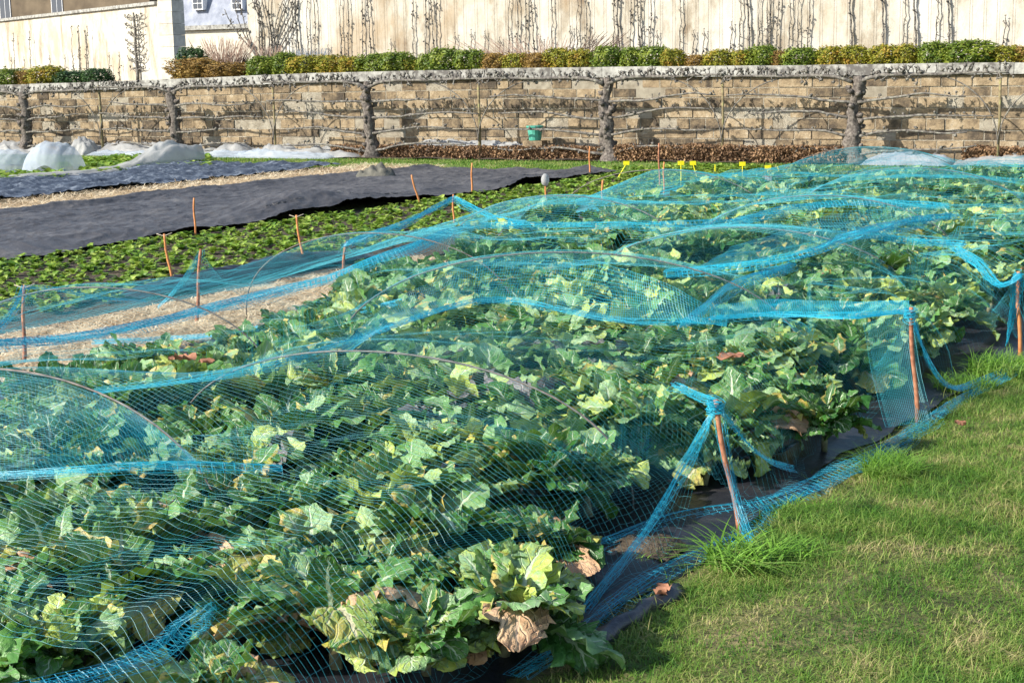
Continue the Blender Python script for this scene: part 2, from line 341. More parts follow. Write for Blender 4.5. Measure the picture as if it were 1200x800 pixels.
# foreground lawn blades
n_ = 480000
y = 3.2+rng.beta(1, 1.5, n_)*7; x = LX-.1+rng.uniform(0, 1, n_)*3.4
wx, wy, wz = proj(np.array([0, 0, 0]))
D = np.stack([x, y, np.zeros(n_)], -1)-np.array([0, 0, CH]); zz = D@fw; sx = 600+1800*(D@cr)/zz; sy = 400-1800*(D@cu)/zz
edge = LX+.06+.09*noise(x*0, y, 3.1, 4)
k = (sx < 1260) & (sy < 860) & (zz > 1) & (x > edge-np.where(rng.uniform(size=n_) < .1, .12, 0))
x = x[k]; y = y[k]; den = noise(x, y, 3.2, 5); den2 = noise(x, y, 1.2, 6)
k = rng.uniform(size=len(x)) < .62+.45*den; x = x[k]; y = y[k]; den = den[k]; den2 = den2[k]
H = np.exp(rng.normal(-3.5, .36, len(x)))*(1.05+.5*np.clip(den, -1, 1)+.2*den2)
V, F = blades(x, y, lawn_z(x, y)-.002, H, rng.uniform(.002, .0042, len(x)), rng.uniform(.3, 2.0, len(x)))
tag(mesh('lawn_grass', V, F, M['grass'], smooth=False), 'short winter grass with dry straw coloured patches along the right edge of the bed', 'grass', kind='stuff')
n_ = 70000
s_ = rng.uniform(-16, 14, n_); t_ = rng.uniform(-3.2, -.2, n_); P = WO+WS*s_[:, None]+WN*t_[:, None]
V, F = blades(P[:, 0], P[:, 1], P[:, 2]*0, rng.uniform(.02, .06, n_), rng.uniform(.01, .018, n_), rng.uniform(.2, 1, n_), 2)
tag(mesh('far_grass', V, F, M['grass'], smooth=False), 'strip of short green grass running in front of the trained trees', 'grass', kind='stuff')

# bed membrane
def xL(y): return np.interp(y, [2, 9.2, 12, 15, 26], [-7.35, -7.4, -8.1, -7.95, -7.9])
def yend(x): return 18.9+(x+6.6)*.95
def film_z(X, Y): return .012*noise(X, Y, 4, 7)+.02*np.exp(-((X+2.42)/.09)**2)*(.6+.6*noise(X, Y, 2.5, 2))
tag(sheet('bed_membrane', -7.05, -2.3, 2.2, 21, .016, M['film'], 170, 500, film_z,
    edge=lambda X, Y: .07*(X > -2.4)+np.where(X < -6.5, np.where(Y > 9, X-.5*np.clip((Y-9)/3, 0, 1), X)+.06*noise(X, Y, 2, 1), X+np.where(X > -2.5, .07*noise(X*0, Y, 3.1, 4), 0))),
    'black plastic weed membrane spread under the netted cabbages', 'ground sheet')
t = np.linspace(0, 1, 14); P = np.stack([at(690, 765)+(at(796, 700)-at(690, 765))*a+np.array([0, 0, .025+.015*sin(a*3)]) for a in t])
mb = MB(); P = P+np.array([.0, .0, -.012])+np.stack([.008*np.sin(t*17), .006*np.cos(t*13), .004*np.sin(t*23)], -1); mb.tube(P, .03+.003*np.sin(t*9), 12, rough=.10)
tag(mb.build('rolled_membrane_edge', M['film'], smooth=True), 'rolled up edge of black membrane lying against the lawn at the front', 'membrane roll')

# straw
def straw(name, label, pts, base, lift=.02, ln=(.03, .11)):
    n_ = len(pts[0]); az = rng.uniform(0, 2*pi, n_); L = rng.uniform(*ln, n_)/2; Wd = rng.uniform(.0012, .003, n_)*(1.6 if ln[1] > .12 else 1)
    z = rng.uniform(.004, lift, n_); tl = rng.normal(0, .18, n_); dx, dy = np.cos(az), np.sin(az)
    c = np.stack([pts[0], pts[1], z], -1); d = np.stack([dx*L, dy*L, L*tl], -1); s2 = np.stack([-dy*Wd, dx*Wd, np.zeros(n_)], -1)
    V = np.stack([c-d-s2, c-d+s2, c+d+s2, c+d-s2], 1).reshape(-1, 3)
    V[:, 2] = np.maximum(V[:, 2], .003)
    return tag(mesh(name, V, np.arange(n_*4).reshape(-1, 4), M['straw'], smooth=False), label, 'straw', kind='stuff')
tag(sheet('straw_path', -8.25, -6.9, 4.5, 11.5, .008, M['strawbase'], 20, 60, lambda X, Y: .012*noise(X, Y, 6, 3)), kind='structure')
n_ = 60000; straw('straw_mulch', 'loose pale straw covering the path left of the netted bed', (rng.uniform(-8.25, -6.85, n_), rng.uniform(4.6, 11.3, n_)), None, .035)
tag(sheet('straw_lane', -16.9, -15.4, 10, 21.6, .008, M['strawbase'], 20, 60, lambda X, Y: .03*noise(X, Y, 3, 5)+.02), kind='structure')
n_ = 26000; straw('straw_strip', 'strip of pale straw between the black sheet and the blue sheet', (rng.uniform(-17.1, -15.2, n_), rng.uniform(11, 22, n_)), None, .08, (.05, .2))

# sheets
def tz(X, Y):
    e = np.clip((X+15.4)/3.9, 0, 1)
    fold = .10*np.exp(-((X+12.0+.15*noise(X*0, Y, .8, 2))/.30)**2)*(.7+.5*noise(X*0, Y, 1.1, 3))
    hump = .22*np.exp(-((X+12.2)/.5)**2-((Y-14.2)/.9)**2)
    wr = .03*(1-np.abs(noise(X*2.2, Y*.5, 1.6, 4))**.6*1.3)*(.5+noise(X, Y, .6, 5))+.022*(1-np.abs(noise(X*2.2+3, Y*.8, 2.1, 8))**.4)+.02*(1-np.abs(noise(X*3, Y*2.4, 4.1, 9))**.5)
    return fold+hump+wr+.03*noise(X, Y, 1.5, 6)+.06*np.clip(1-np.abs(X+15.3)/.3, 0, 1)+.03
tag(sheet('black_ground_sheet', -15.5, -11.65, 8.6, 21.5, .01, M['tarp'], 230, 520, tz, edge=lambda X, Y: X+np.where(X > -11.9, .16*noise(X*0, Y, 1.2, 7), 0)+.35*np.clip((Y-19)/2.5, 0, 1)*(X+13)*.2),
    'wide wrinkled black plastic sheet covering a fallow bed', 'ground sheet')
tag(sheet('blue_ground_sheet', -20.2, -17.1, 11, 21.4, .01, M['btarp'], 100, 300, lambda X, Y: .04*noise(X, Y, 1.7, 1)+.05+.07*(1-np.abs(noise(X*1.8, Y*1.0, 3.2, 2))**.5)),
    'dark blue grey sheet laid beyond the straw strip', 'ground sheet')

# ------------------------------------------------------------------ terrace wall
wall = empty('terrace_wall', WP(0, .6, 0), label='long terrace retaining wall of brown stone blocks with pale joints', cat='wall')
WT = .6
def WF(s): return float(np.interp(s, [-14, -8, -2, 3, 12], [.895, .925, .985, 1, .962]))
def W3(v): return WS*v[0]+WN*v[1]+np.array([0, 0, v[2]*WF(v[0])])
def W2(v): return WS*v[0]+WN*v[1]+np.array([0, 0, v[2]])
mb = MB(); zc = 0.; hs = [.19, .2, .17, .2, .18, .19, .17, .2]; row = 0
rr = random.Random(3)
while row < 8:
    hgt = hs[row]; s = -34-rr.random()*.4
    while s < 26:
        wd = rr.uniform(.24, .62); d = rr.uniform(-.012, .016); j = .012
        a = (s+j, .02-d, zc+j); b2 = (s+wd-j, .2, zc+hgt-j+.002); jz = rr.uniform(-.004, .004)
        mb.box((a[0], a[1], a[2]+jz), (b2[0], b2[1], b2[2]+jz), W3); s += wd
    zc += hgt; row += 1
mb.build('stone_course', M['stone'], wall)['kind'] = 'part'
mb = MB(); 
for q_ in np.arange(-34.5, 26, 2.): mb.box((q_, .028, -.05), (q_+2, .34, zc), W3); mb.build('mortar_bed', M['mortar'], wall)
mb = MB(); s = -34
while s < 26:
    wd = rr.uniform(.7, 1.25); mb.box((s+.004, -.05+rr.uniform(-.008, .008), zc+.003), (s+wd-.004, .36, zc+.19+rr.uniform(-.006, .006)), W3); s += wd
mb.build('coping', M['coping'], wall)
for o in wall.children:
    if 'kind' in o: del o['kind']

# ------------------------------------------------------------------ espalier pear trees
def spurs(mb, P, dens=9, up=.10, r=.006, knob=.55):
    P = np.asarray(P); L = np.linalg.norm(np.diff(P, axis=0), axis=1).sum(); nn = int(L*dens)
    for _ in range(nn):
        q = rr.random()*(len(P)-1.01); i = int(q); c = P[i]+(P[i+1]-P[i])*(q-i); k = rr.choice([1, 2, 3])
        d = np.array([rr.gauss(0, .5), rr.gauss(0, .5), rr.choice([1, 1, 1, -.5])]); d /= np.linalg.norm(d)
        l = up*rr.uniform(.35, 1); e = c+d*l
        mb.tube([c, c+d*l*.5+np.array([rr.gauss(0, .01), rr.gauss(0, .01), 0]), e], [r*1.6, r*1.3, r], 4, cap=False)
        if rr.random() < knob: mb.tube([e-d*.022, e-d*.006, e+d*.012, e+d*.026], np.array([.008, .024, .02, .004])*rr.uniform(.7, 1.5), 5, cap=False, rough=.2)
        for _ in range(k):
            d2 = d+np.array([rr.gauss(0, .7), rr.gauss(0, .5), rr.gauss(0, .6)]); d2 /= np.linalg.norm(d2)
            mb.tube([e, e+d2*l*.4], [r*1.8, r*.8], 4, cap=False)
def espalier(px, seed, left, right, h=1.5):
    rr.seed(seed); s, z = atw(px, 150, 0); base = WP(s, 0, 0)
    e = empty('espalier_tree', base, label=None, cat='tree')
    z_ = np.linspace(-.03, h, 16); R = .125-.04*z_/h+.09*np.exp(-z_/.16)+.012*np.sin(z_*7+seed*2)
    P = np.stack([.05*np.sin(z_*3.4+seed)+.02*np.sin(z_*9+seed), .02*np.cos(z_*4+seed), z_], -1)
    mb = MB(); mb.tube(P, R*(1+.06*np.sin(z_*13+seed)), 14, rough=.13)
    for _ in range(22):
        zz_ = rr.uniform(.1, h-.1); a = rr.uniform(0, 6.28); p = np.array([.12*cos(a), .12*sin(a), zz_])
        mb.tube([p*[.7, .7, 1], p*[1.15, 1.15, 1], p*[1.4, 1.4, 1]+[0, 0, .03]], [.06, .045, .02], 6, rough=.2)
    mb.build('trunk', M['bark'], e, True)
    for i, zb in enumerate([h+.02, 1.17, .88, .6, .26]):
        for sg, ext in ((-1, left), (1, right)):
            n2 = 14; a = np.linspace(0, 1, n2); L = ext*(1 if i == 0 else rr.uniform(.72, .97))
            zz_ = zb-.1*(1-a)**3+.025*np.sin(a*7+seed+i)+np.cumsum([rr.gauss(0, .008) for _ in a])
            if i == 0: zz_ = zb-.12*np.exp(-a*L/.25)+.01*np.sin(a*9+i)
            Q = WS[None]*(sg*(.05+a*L))[:, None]+WN[None]*(.02*np.sin(a*5+i)-.06)[:, None]; Q[:, 2] = zz_
            b2 = MB(); r0_ = .04 if i == 0 else .026
            b2.tube(Q, (r0_*(1-.6*a)+.006)*.8, 7, rough=.12)
            spurs(b2, Q, 36 if i == 0 else 8, .15 if i == 0 else .08, .007 if i == 0 else .005, .75 if i == 0 else .5)
            b2.build('branch', M['branch'], e, True)
    return e
txs = [30, 204, 433, 712, 1002]; tS = [atw(x_, 150, 0)[0] for x_ in txs]
tS = [tS[0]-4.6]+tS+[tS[-1]+4.8]
tl = ['thick espaliered pear tree at the far left beside the grey fleece heap', 'gnarled espaliered pear tree standing below the stone gate pillar',
      'espaliered pear tree above the end of the fleece covers, left of the green pot', 'espaliered pear tree behind the yellow tags, right of the green pot',
      'espaliered pear tree with bare trunk at the head of the blue netted bed']
for i in range(1, 6):
    e = espalier(txs[i-1], 10+i, (tS[i]-tS[i-1])/2, (tS[i+1]-tS[i])/2); e.scale = (1, 1, WF(tS[i])); e['label'] = tl[i-1]; e['group'] = 'espaliered pear trees along the terrace wall'
pl = ['wooden post between the two leftmost espaliered trees', 'dark slim post with arched stays above the white fleece', 'mossy post with arched stays left of the green pot',
      'dark slim post standing above the brown dry hedge right of the yellow tags', 'thin post at the right end rising from the blue netting']
for i, px in enumerate([118, 321, 561, 846, 1170-0]):
    s, z = atw(px if i < 4 else 1170, 150, 0); e = empty('training_post', WP(s, .02, 0), label=pl[i], cat='post', group='posts of the espalier row')
    mb = MB(); mb.tube([[0, 0, -.02], [.01, 0, .7], [0, 0, 1.5]], [.034, .03, .026] if i in (0, 2) else [.022]*3, 7, rough=.06); mb.build('shaft', M['post'], e, True)
    for sg in (-1, 1):
        a = np.linspace(0, 1, 16); th = a*pi/2
        Q = WS[None]*(sg*(1.15+.25*rr.random())*(1-np.cos(th)))[:, None]+WN[None]*(-.05); Q[:, 2] = .35+1.12*np.sin(th)
        mb = MB(); mb.tube(Q, .011, 5, rough=.1); mb.build('arched_stay', M['branch'], e, True)

# ------------------------------------------------------------------ shrubs
def foliage(nl, rx, ry, rz, size, boxy=.5, up=0.):
    d = rng.normal(size=(nl, 3)); d /= np.linalg.norm(d, axis=1)[:, None]
    sgn = d/(np.abs(d)**3.4).sum(1)[:, None]**(1/3.4)
    r = rng.uniform(.5, 1, nl)**.5*(1+.16*noise(d[:, 0]*3, d[:, 1]*3+d[:, 2]*2, 2.2, 3))
    c = sgn*r[:, None]*np.array([rx, ry, rz])*(1+.10*rng.normal(size=(nl, 1))*(rng.uniform(size=(nl, 1)) < .35)); c[:, 2] += rz
    nrm = d+rng.normal(0, .6, (nl, 3)); nrm /= np.linalg.norm(nrm, axis=1)[:, None]
    a = np.cross(nrm, rng.normal(size=(nl, 3))); a /= np.linalg.norm(a, axis=1)[:, None]; b_ = np.cross(nrm, a)
    sz = size*rng.uniform(.6, 1.3, nl)[:, None]
    V = np.stack([c-a*sz, c-b_*sz*.55, c+a*sz, c+b_*sz*.55], 1).reshape(-1, 3); V[:, 2] = np.maximum(V[:, 2], 0)
    return V, np.arange(nl*4).reshape(-1, 4)
def shrub_kind(m, rx, rz, nl=4200, size=.021, boxy=.42):
    e = empty('box_shrub', cat='shrub')
    V, F = foliage(nl, rx, rx*.9, rz, size, boxy); mesh('crown', V, F, M[m], e, False)
    mb = MB(); mb.tube([[0, 0, 0], [0, 0, rz]], .02, 5); mb.build('stem', M['bark'], e)
    return e
# (px centre, width px, top y, kind) measured along the terrace edge
HT = 1.5
row = [(230, 40, 66, 'r'), (265, 40, 70, 'r'), (308, 30, 63, 'g'), (333, 26, 61, 'g'), (360, 32, 66, 'y'), (385, 30, 65, 'y'), (412, 28, 63, 'y'), (440, 30, 60, 'g'), (466, 30, 57, 'g'), (484, 20, 66, 'y'),
       (500, 20, 60, 'g'), (522, 32, 57, 'g'), (553, 30, 58, 'g'), (580, 28, 62, 'r'), (604, 26, 62, 'y'), (630, 26, 58, 'r'), (654, 24, 57, 'y'), (678, 26, 56, 'y'),
       (712, 30, 54, 'g'), (740, 22, 56, 'g'), (766, 28, 55, 'g'), (790, 22, 58, 'y'), (815, 26, 62, 'r'), (845, 26, 58, 'y'), (870, 24, 57, 'y'), (893, 30, 52, 'g'), (914, 18, 60, 'r'),
       (938, 34, 54, 'g'), (975, 30, 52, 'y'), (1002, 26, 54, 'y'), (1036, 32, 52, 'y'), (1062, 24, 52, 'y'), (1096, 34, 49, 'g'), (1138, 48, 48, 'g'), (1180, 30, 51, 'y'), (1204, 26, 52, 'r')]
mk = {'g': 'box', 'y': 'boxy', 'r': 'boxr', 'd': 'boxd'}
nm = {'g': 'green clipped box shrub on the terrace edge', 'y': 'yellow green clipped box shrub on the terrace edge', 'r': 'russet orange clipped box shrub on the terrace edge', 'd': 'dark'}
proto = {k: shrub_kind(mk[k], .25, .26) for k in mk}
used = set()
def put_shrub(px, wpx, ytop, kd, t=1.6, lab=None):
    s, zt = atw(px, ytop, t); sc_ = np.linalg.norm(WP(s, t, 0)[:2]-0)/1800; rx = wpx*.68*sc_*rng.uniform(.92, 1.1); zb_ = HT-.02 if px > 150 else HT-.17; hz = (zt-zb_)/2
    o = proto[kd]
    if kd in used: o = dup(o, (0, 0, 0))
    used.add(kd); o.location = tuple(WP(s, t+rng.uniform(-.06, .06), zb_)); o.scale = (rx/.25, rx/.25, hz/.26*rng.uniform(.86, 1.0)); o.rotation_euler = (0, 0, rng.uniform(0, 6))
    o['label'] = lab or nm[kd]; o['group'] = 'clipped box shrubs on the terrace' if not lab else 'other shrubs on the terrace'
    return o
for r_ in row: put_shrub(*r_)
for px, wd, yt, kd, lb in [(12, 30, 80, 'g', 'green box shrub at the far left of the terrace edge'), (30, 16, 80, 'r', 'small russet shrub between two green ones at the far left of the terrace'),
                        (56, 36, 78, 'y', 'yellow green box shrub below the left plaster wall'), (86, 30, 80, 'd', 'dark low box shrub left of the gate pillar, next to the yellow green one'), (112, 26, 80, 'd', 'dark low box shrub nearest to the gate pillar'),
                        (224, 24, 54, 'd', 'tall dark evergreen shrub right beside the gate pillar')]:
    put_shrub(px, wd, yt, kd, 1.6 if px != 224 else 3.2, lb)
def bare_bush(px, py_top, t, wd, m, lab, nm_='bare_bush', n2=130):
    s, zt = atw(px, py_top, t); h = zt-HT; mb = MB()
    for _ in range(n2):
        a = rr.uniform(-1, 1)*wd; b_ = rr.uniform(-.4, .4)*wd; l = h*rr.uniform(.5, 1.05)
        mb.tube([[a*.35, b_*.5, 0], [a*.7, b_, l*.55], [a+rr.gauss(0, .08), b_*1.1, l]], [.01, .008, .005], 3, cap=False)
    o = mb.build(nm_, M[m], None, False, WP(s, t, HT)); return tag(o, lab, 'bush')
bare_bush(262, 45, 4.5, .85, 'twig', 'reddish brown leafless bush in the gap beside the gate pillar', n2=260)
bare_bush(318, 54, 3.6, .4, 'twig', 'small leafless bush at the end of the tall plaster wall', n2=120)
bare_bush(362, 58, 3.2, .55, 'lav', 'grey blue lavender bush behind the green box shrubs', 'lavender_bush', 300)
bare_bush(642, 42, 6.6, 2.1, 'twig', 'low thicket of brown bare shoots at the foot of the tall plaster wall', 'bare_thicket', 260)

# ------------------------------------------------------------------ tall plaster wall with trained cordons
TW = 8.
sA, _ = atw(291, 40, TW)
pw = empty('plaster_wall', WP(sA, TW, HT), label='tall weathered cream plaster wall behind the row of box shrubs', cat='wall')
mb = MB(); mb.box((0, 0, -.05), (42, .4, 5), W2); mb.build('wall_face', M['plaster'], pw)
mb = MB(); mb.box((0, -.04, -.04), (42, -.003, .22), W2); mb.build('plinth', M['plaster'], pw)
wire = None
for i in range(90):
    s = .3+i*.29+rr.uniform(-.02, .02)
    if i == 0:
        mb = MB(); mb.tube([[0, 0, 0], [0, 0, 4.8]], .0035, 4); wire = mb.build('training_wire', M['hoop'], pw); o = wire
    else: o = wire.copy(); C.objects.link(o)
    o.location = tuple(WS*s+WN*(-.05))
def cordon(h, two=True, seed=0, thick=.015):
    rr.seed(seed); e = empty('cordon_tree', cat='tree')
    offs = (-.11, .11) if two else (0,)
    for ofs in offs:
        mb = MB(); z_ = np.linspace(0, h*rr.uniform(.85, 1), 18)
        x_ = ofs*np.clip(z_/.25, 0, 1)+np.cumsum([rr.gauss(0, .014) for _ in z_])
        Q = WS[None]*x_[:, None]+WN[None]*-.07; Q[:, 2] = z_; mb.tube(Q, thick*(1-.5*z_/h), 6, rough=.2); spurs(mb, Q, 13, .085, .005, .35); mb.build('stem', M['branch'], e, True)
    return e
cp = [(cordon(2.6, True, 1), 2.6), (cordon(2.2, True, 2), 2.2), (cordon(2.4, False, 3), 2.4), (cordon(1.1, False, 4), 1.1), (cordon(2.9, False, 5, .026), 2.9)]
cx = [(340, 1), (352, 4), (366, 1), (384, 3), (405, 1), (431, 0), (458, 3), (487, 2), (505, 0), (515, 2), (533, 3), (552, 3), (568, 3), (585, 3), (602, 1), (622, 0), (633, 3), (650, 2), (668, 3), (682, 1), (694, 3), (722, 2), (728, 4), (745, 0), (757, 1), (769, 3),
      (800, 2), (812, 3), (824, 3), (856, 3), (870, 2), (880, 4), (895, 1), (905, 1), (928, 2), (941, 1), (1000, 4), (1037, 4), (1062, 2), (1075, 4), (1100, 2), (1114, 4), (1175, 3)]
cl = {'h': 'tall bare cordon fruit tree on the tall plaster wall', 's': 'short bare cordon fruit tree on the tall plaster wall'}
usedc = set()
for px, k in cx:
    s, _ = atw(px, 50, TW); o = cp[k][0]
    if k in usedc: o = dup(o, (0, 0, 0))
    usedc.add(k); o.location = tuple(WP(s, TW, HT)); o.scale = (1, 1, rng.uniform(.85, 1.12)); o['label'] = cl['s' if k == 3 else 'h']; o['group'] = 'cordon trees on the tall plaster wall' if k != 3 else 'short cordon trees on the tall plaster wall'
# fan-trained climber at the wall's left end
mb = MB(); rr.seed(5)
for i in range(11):
    a = (i-5)/5*.55+rr.gauss(0, .05); z_ = np.linspace(0, 1, 10); Q = WS[None]*(np.sin(a)*2.3*z_+.1*np.sin(z_*6+i))[:, None]+WN[None]*-.06; Q[:, 2] = 2.3*z_*cos(a); mb.tube(Q, .02*(1-.7*z_)+.004, 5, rough=.2); spurs(mb, Q, 10, .14, .006)
s, _ = atw(314, 50, TW)
tag(mb.build('fan_trained_tree', M['branch'], None, True, WP(s, TW, HT)), 'bare fan trained tree on the left end of the tall plaster wall', 'tree')

# ------------------------------------------------------------------ pillar, left wall, buildings
sp_, _ = atw(195, 45, 11); pil = empty('gate_pillar', WP(sp_, 11, HT), label='square cut stone gate pillar with sunlit face and shaded side', cat='pillar')
mb = MB()
for i in range(12): mb.box((-.27+.004*(i % 2), -.004*(i % 3), i*.34+.003), (.27, .55, i*.34+.335), W2)
mb.build('pillar_blocks', M['pillar'], pil)
lw0 = WP(atw(183, 45, 11.2)[0], 11.2, 0); dl = np.array([-.93, .367, 0])   # left wall recedes to the left
dr = fw*1800+cr*(0-600)-cu*(60-400); o_ = np.array([0, 0, CH])
nn_ = np.array([-dl[1], dl[0], 0])
pl_ = empty('left_plaster_wall', (lw0[0], lw0[1], HT), label='cream plaster wall with coping, left of the gate pillar', cat='wall')
side = np.sign((-lw0)@np.array([dl[1], -dl[0], 0]))
def LM(v): return dl*v[0]-np.array([dl[1], -dl[0], 0])*v[1]*side+np.array([0, 0, v[2]])
hw = 2.27
mb = MB(); mb.box((-.25, 0, -.05), (26, .35, hw), LM); mb.build('wall_face', M['plaster'], pl_)
mb = MB(); mb.box((-.2, -.08, hw+.003), (26, .43, hw+.1), LM); mb.build('coping', M['coping'], pl_)
SN = -1
def on_left(px):      # distance along the left wall seen at image column px
    d = fw*1800+cr*(px-600)-cu*(60-400); A = np.array([[dl[0], -d[0]], [dl[1], -d[1]]]); k = np.linalg.solve(A, -lw0[:2]); return k[0]
# which side faces the camera
side = np.sign((-lw0)@np.array([dl[1], -dl[0], 0])); off = np.array([dl[1], -dl[0], 0])*side*.1
for j, (px, k) in enumerate([(3, 2), (15, 3), (21, 2), (30, 3), (40, 2), (60, 3), (78, 3), (92, 1), (100, 1), (108, 2), (130, 3), (142, 3)]):
    o = dup(cp[k][0], lw0+dl*on_left(px)+off+np.array([0, 0, HT]), 0.45, (1, 1, .85 if k != 3 else .9))
    o['label'] = 'bare cordon tree on the plaster wall left of the pillar'; o['group'] = 'cordon trees on the left plaster wall'
o = empty('espalier_pear', lw0+dl*on_left(163)+off+np.array([0, 0, HT]), label='dark many armed espalier on the plaster wall next to the gate pillar', cat='tree'); rr.seed(9)
mb = MB(); z_ = np.linspace(0, 2.1, 12); mb.tube(np.stack([.02*np.sin(z_*5), 0*z_, z_], -1), .06-.015*z_, 7, rough=.15); mb.build('trunk', M['branch'], o, True)
for i in range(7):
    for sg in (-1, 1):
        a = np.linspace(0, 1, 8); Q = dl[None]*(sg*a*rr.uniform(.6, .85))[:, None]; Q[:, 2] = .35+i*.26+.12*a**2+.03*np.sin(a*6+i); mb = MB(); mb.tube(Q, .022*(1-.6*a), 5, rough=.2); spurs(mb, Q, 14, .1, .007); mb.build('branch', M['branch'], o, True)
# left background building
def bld_plane(px, t): return WP(atw(px, 50, t)[0], t, 0)
b0 = bld_plane(-60, 34); b1 = bld_plane(178, 34); Lb = np.linalg.norm(b1-b0)
hb = empty('ochre_house', (b0[0], b0[1], HT), label='dim ochre house rising behind the left plaster wall', cat='building')
mb = MB(); mb.box((0, 0, 0), (Lb, 8, 7), W2); mb.build('wall', M['ochre'], hb)
for px in (6, 67):
    s_, z_ = atw(px, 3, 34); s0 = (s_-(b0-WO)@WS)
    mb = MB(); mb.box((s0-.38, -.05, 2.2-0), (s0+.38, -.003, 5), W2); fr_ = mb.build('window', M['white'], hb)
    mb = MB()
    for q in (-1, 1): mb.box((s0+(.02 if q > 0 else -.34), -.06, 2.3), (s0+(.34 if q > 0 else -.02), -.052, 4.9), W2)
    mb.build('pane', M['glass'], fr_)
# mansard house in the gap
b0 = bld_plane(206, 30); s00 = (b0-WO)@WS
mh = empty('mansard_house', (b0[0], b0[1], HT), label='slate roofed house with white dormers seen in the gap beside the pillar', cat='building')
def sz(px, py, t=30): s_, z_ = atw(px, py, t); return s_-s00, z_-HT
w1, zcor = sz(330, 32); _, zt = sz(250, 29); 
mb = MB(); mb.box((-1, 0, 0), (w1, 6, zcor), W2); mb.build('wall', M['cream'], mh)
mb = MB(); mb.box((-1.1, -.18, zcor+.003), (w1, 6, zcor+.2), W2); mb.build('cornice', M['coping'], mh)
mb = MB(); zz0 = zcor+.204
mb.add(np.array([W2(v) for v in [(-1, 0, zz0), (w1, 0, zz0), (w1, 6, zz0), (-1, 6, zz0), (-1, 1.2, zz0+4), (w1, 1.2, zz0+4), (w1, 5, zz0+4), (-1, 5, zz0+4)]]), [[0, 1, 5, 4], [1, 2, 6, 5], [2, 3, 7, 6], [3, 0, 4, 7], [4, 5, 6, 7], [3, 2, 1, 0]])
rf = mb.build('roof', M['slate'], mh)
for px in (232, 278):
    a, z1 = sz(px, 12); mb = MB(); mb.box((a-.3, -.02, z1), (a+.3, 1.3, z1+1.6), W2); dm = mb.build('dormer', M['white'], mh)
    mb = MB()
    for ix in (-.24, .02):
        for iz in (.06, .32, .58, .84): mb.box((a+ix, -.035, z1+iz), (a+ix+.22, -.023, z1+iz+.22), W2)
    mb.build('pane', M['glass'], dm)

# ------------------------------------------------------------------ things at the foot of the terrace wall
def lump(name, label, cat, px0, px1, ytop, t, m, ybase=None, amp=.5, depth=.8, seed=1, nx=46, ny=22, sharp=1.):
    s0, z0 = atw(px0, ytop, t); s1, z1 = atw(px1, ytop, t); H = max((z0+z1)/2, .06)
    A, B = np.meshgrid(np.linspace(0, 1, nx), np.linspace(0, 1, ny))
    prof = np.clip(np.sin(A*pi), 0, 1)**.35*np.clip(np.sin(B*pi), 0, 1)**.5
    Z = H*.95*prof*(1-amp*.5+amp*.5*noise(A*(s1-s0)*1.2, B*2, 3, seed))*(1)-.35*H*prof*np.abs(noise(A*(s1-s0)*1.5+B, B*5-A, 2.4, seed+1))**.6
    P = WO[None, None]*0+WS*(A*(s1-s0)-(s1-s0)/2)[..., None]+WN*((B-.5)*depth+.05*noise(A*5, B*3, 2, seed))[..., None]; P[..., 2] = Z+.003
    return tag(mesh(name, P.reshape(-1, 3), gridF(ny, nx), M[m], None, True, None, WP((s0+s1)/2, t, .012)), label, cat)
lump('fleece_cover', 'white fleece heap at the far left foot of the terrace wall', 'garden fleece', -30, 52, 160, .0, 'fleece', seed=1)
lump('fleece_cover', 'upright crumpled white fleece bundle right of the leftmost pear tree', 'garden fleece', 86, 112, 157, -.1, 'fleece', seed=2, amp=.2)
lump('fleece_cover', 'white fleece mound between the first post and the second pear tree', 'garden fleece', 112, 200, 159, .2, 'fleece', seed=3, amp=.4)
lump('fleece_cover', 'low greyish fleece lying in front of the first post', 'garden fleece', 108, 192, 173, -.25, 'fleece2', seed=4, depth=.5)
lump('fleece_cover', 'long white fleece sheet draped along the bed below the slim dark post', 'garden fleece', 216, 430, 164, .1, 'fleece', seed=5, amp=.7, nx=90)
lump('fleece_cover', 'crumpled grey fleece spread in front of the long white one', 'garden fleece', 212, 392, 172, -.3, 'fleece2', seed=6, depth=.6, nx=80)
lump('fleece_cover', 'narrow white fleece strip behind the mossy post', 'garden fleece', 425, 665, 159, .35, 'fleece', seed=7, depth=.35, amp=.2, nx=90)
lump('fleece_cover', 'bluish white fleece heap right of the last pear tree', 'garden fleece', 1015, 1118, 173, .0, 'fleece2', seed=8, amp=.4)
lump('fleece_cover', 'low white fleece strip at the right end of the wall foot', 'garden fleece', 1120, 1235, 176, .1, 'fleece', seed=9, depth=.5)
# dry hedge pieces
def hedge(label, px0, px1, ytop, t, m, n2=9000, seed=2):
    s0, z = atw(px0, ytop, t); s1, _ = atw(px1, ytop, t); n_ = n2
    a = rng.uniform(0, s1-s0, n_); b_ = rng.uniform(-.2, .2, n_); c_ = rng.uniform(0, 1, n_)**.8*z*(1+.12*noise(a, b_, 4, seed))
    P = WS*(a)[:, None]+WN*b_[:, None]; P[:, 2] = c_
    az = rng.normal(size=(n_, 3)); az /= np.linalg.norm(az, axis=1)[:, None]; bz = np.cross(az, rng.normal(size=(n_, 3))); bz /= np.linalg.norm(bz, axis=1)[:, None]
    sz_ = rng.uniform(.015, .035, n_)[:, None]; V = np.stack([P-az*sz_, P-bz*sz_*.6, P+az*sz_, P+bz*sz_*.6], 1).reshape(-1, 3); V[:, 2] = np.maximum(V[:, 2], .002)
    return tag(mesh('low_hedge', V, np.arange(n_*4).reshape(-1, 4), M[m], None, False, None, WP(s0, t, .01)), label, 'hedge')
hedge('low dry brown clipped hedge at the wall foot around the mossy post', 392, 700, 170, .12, 'brownh', 15000)
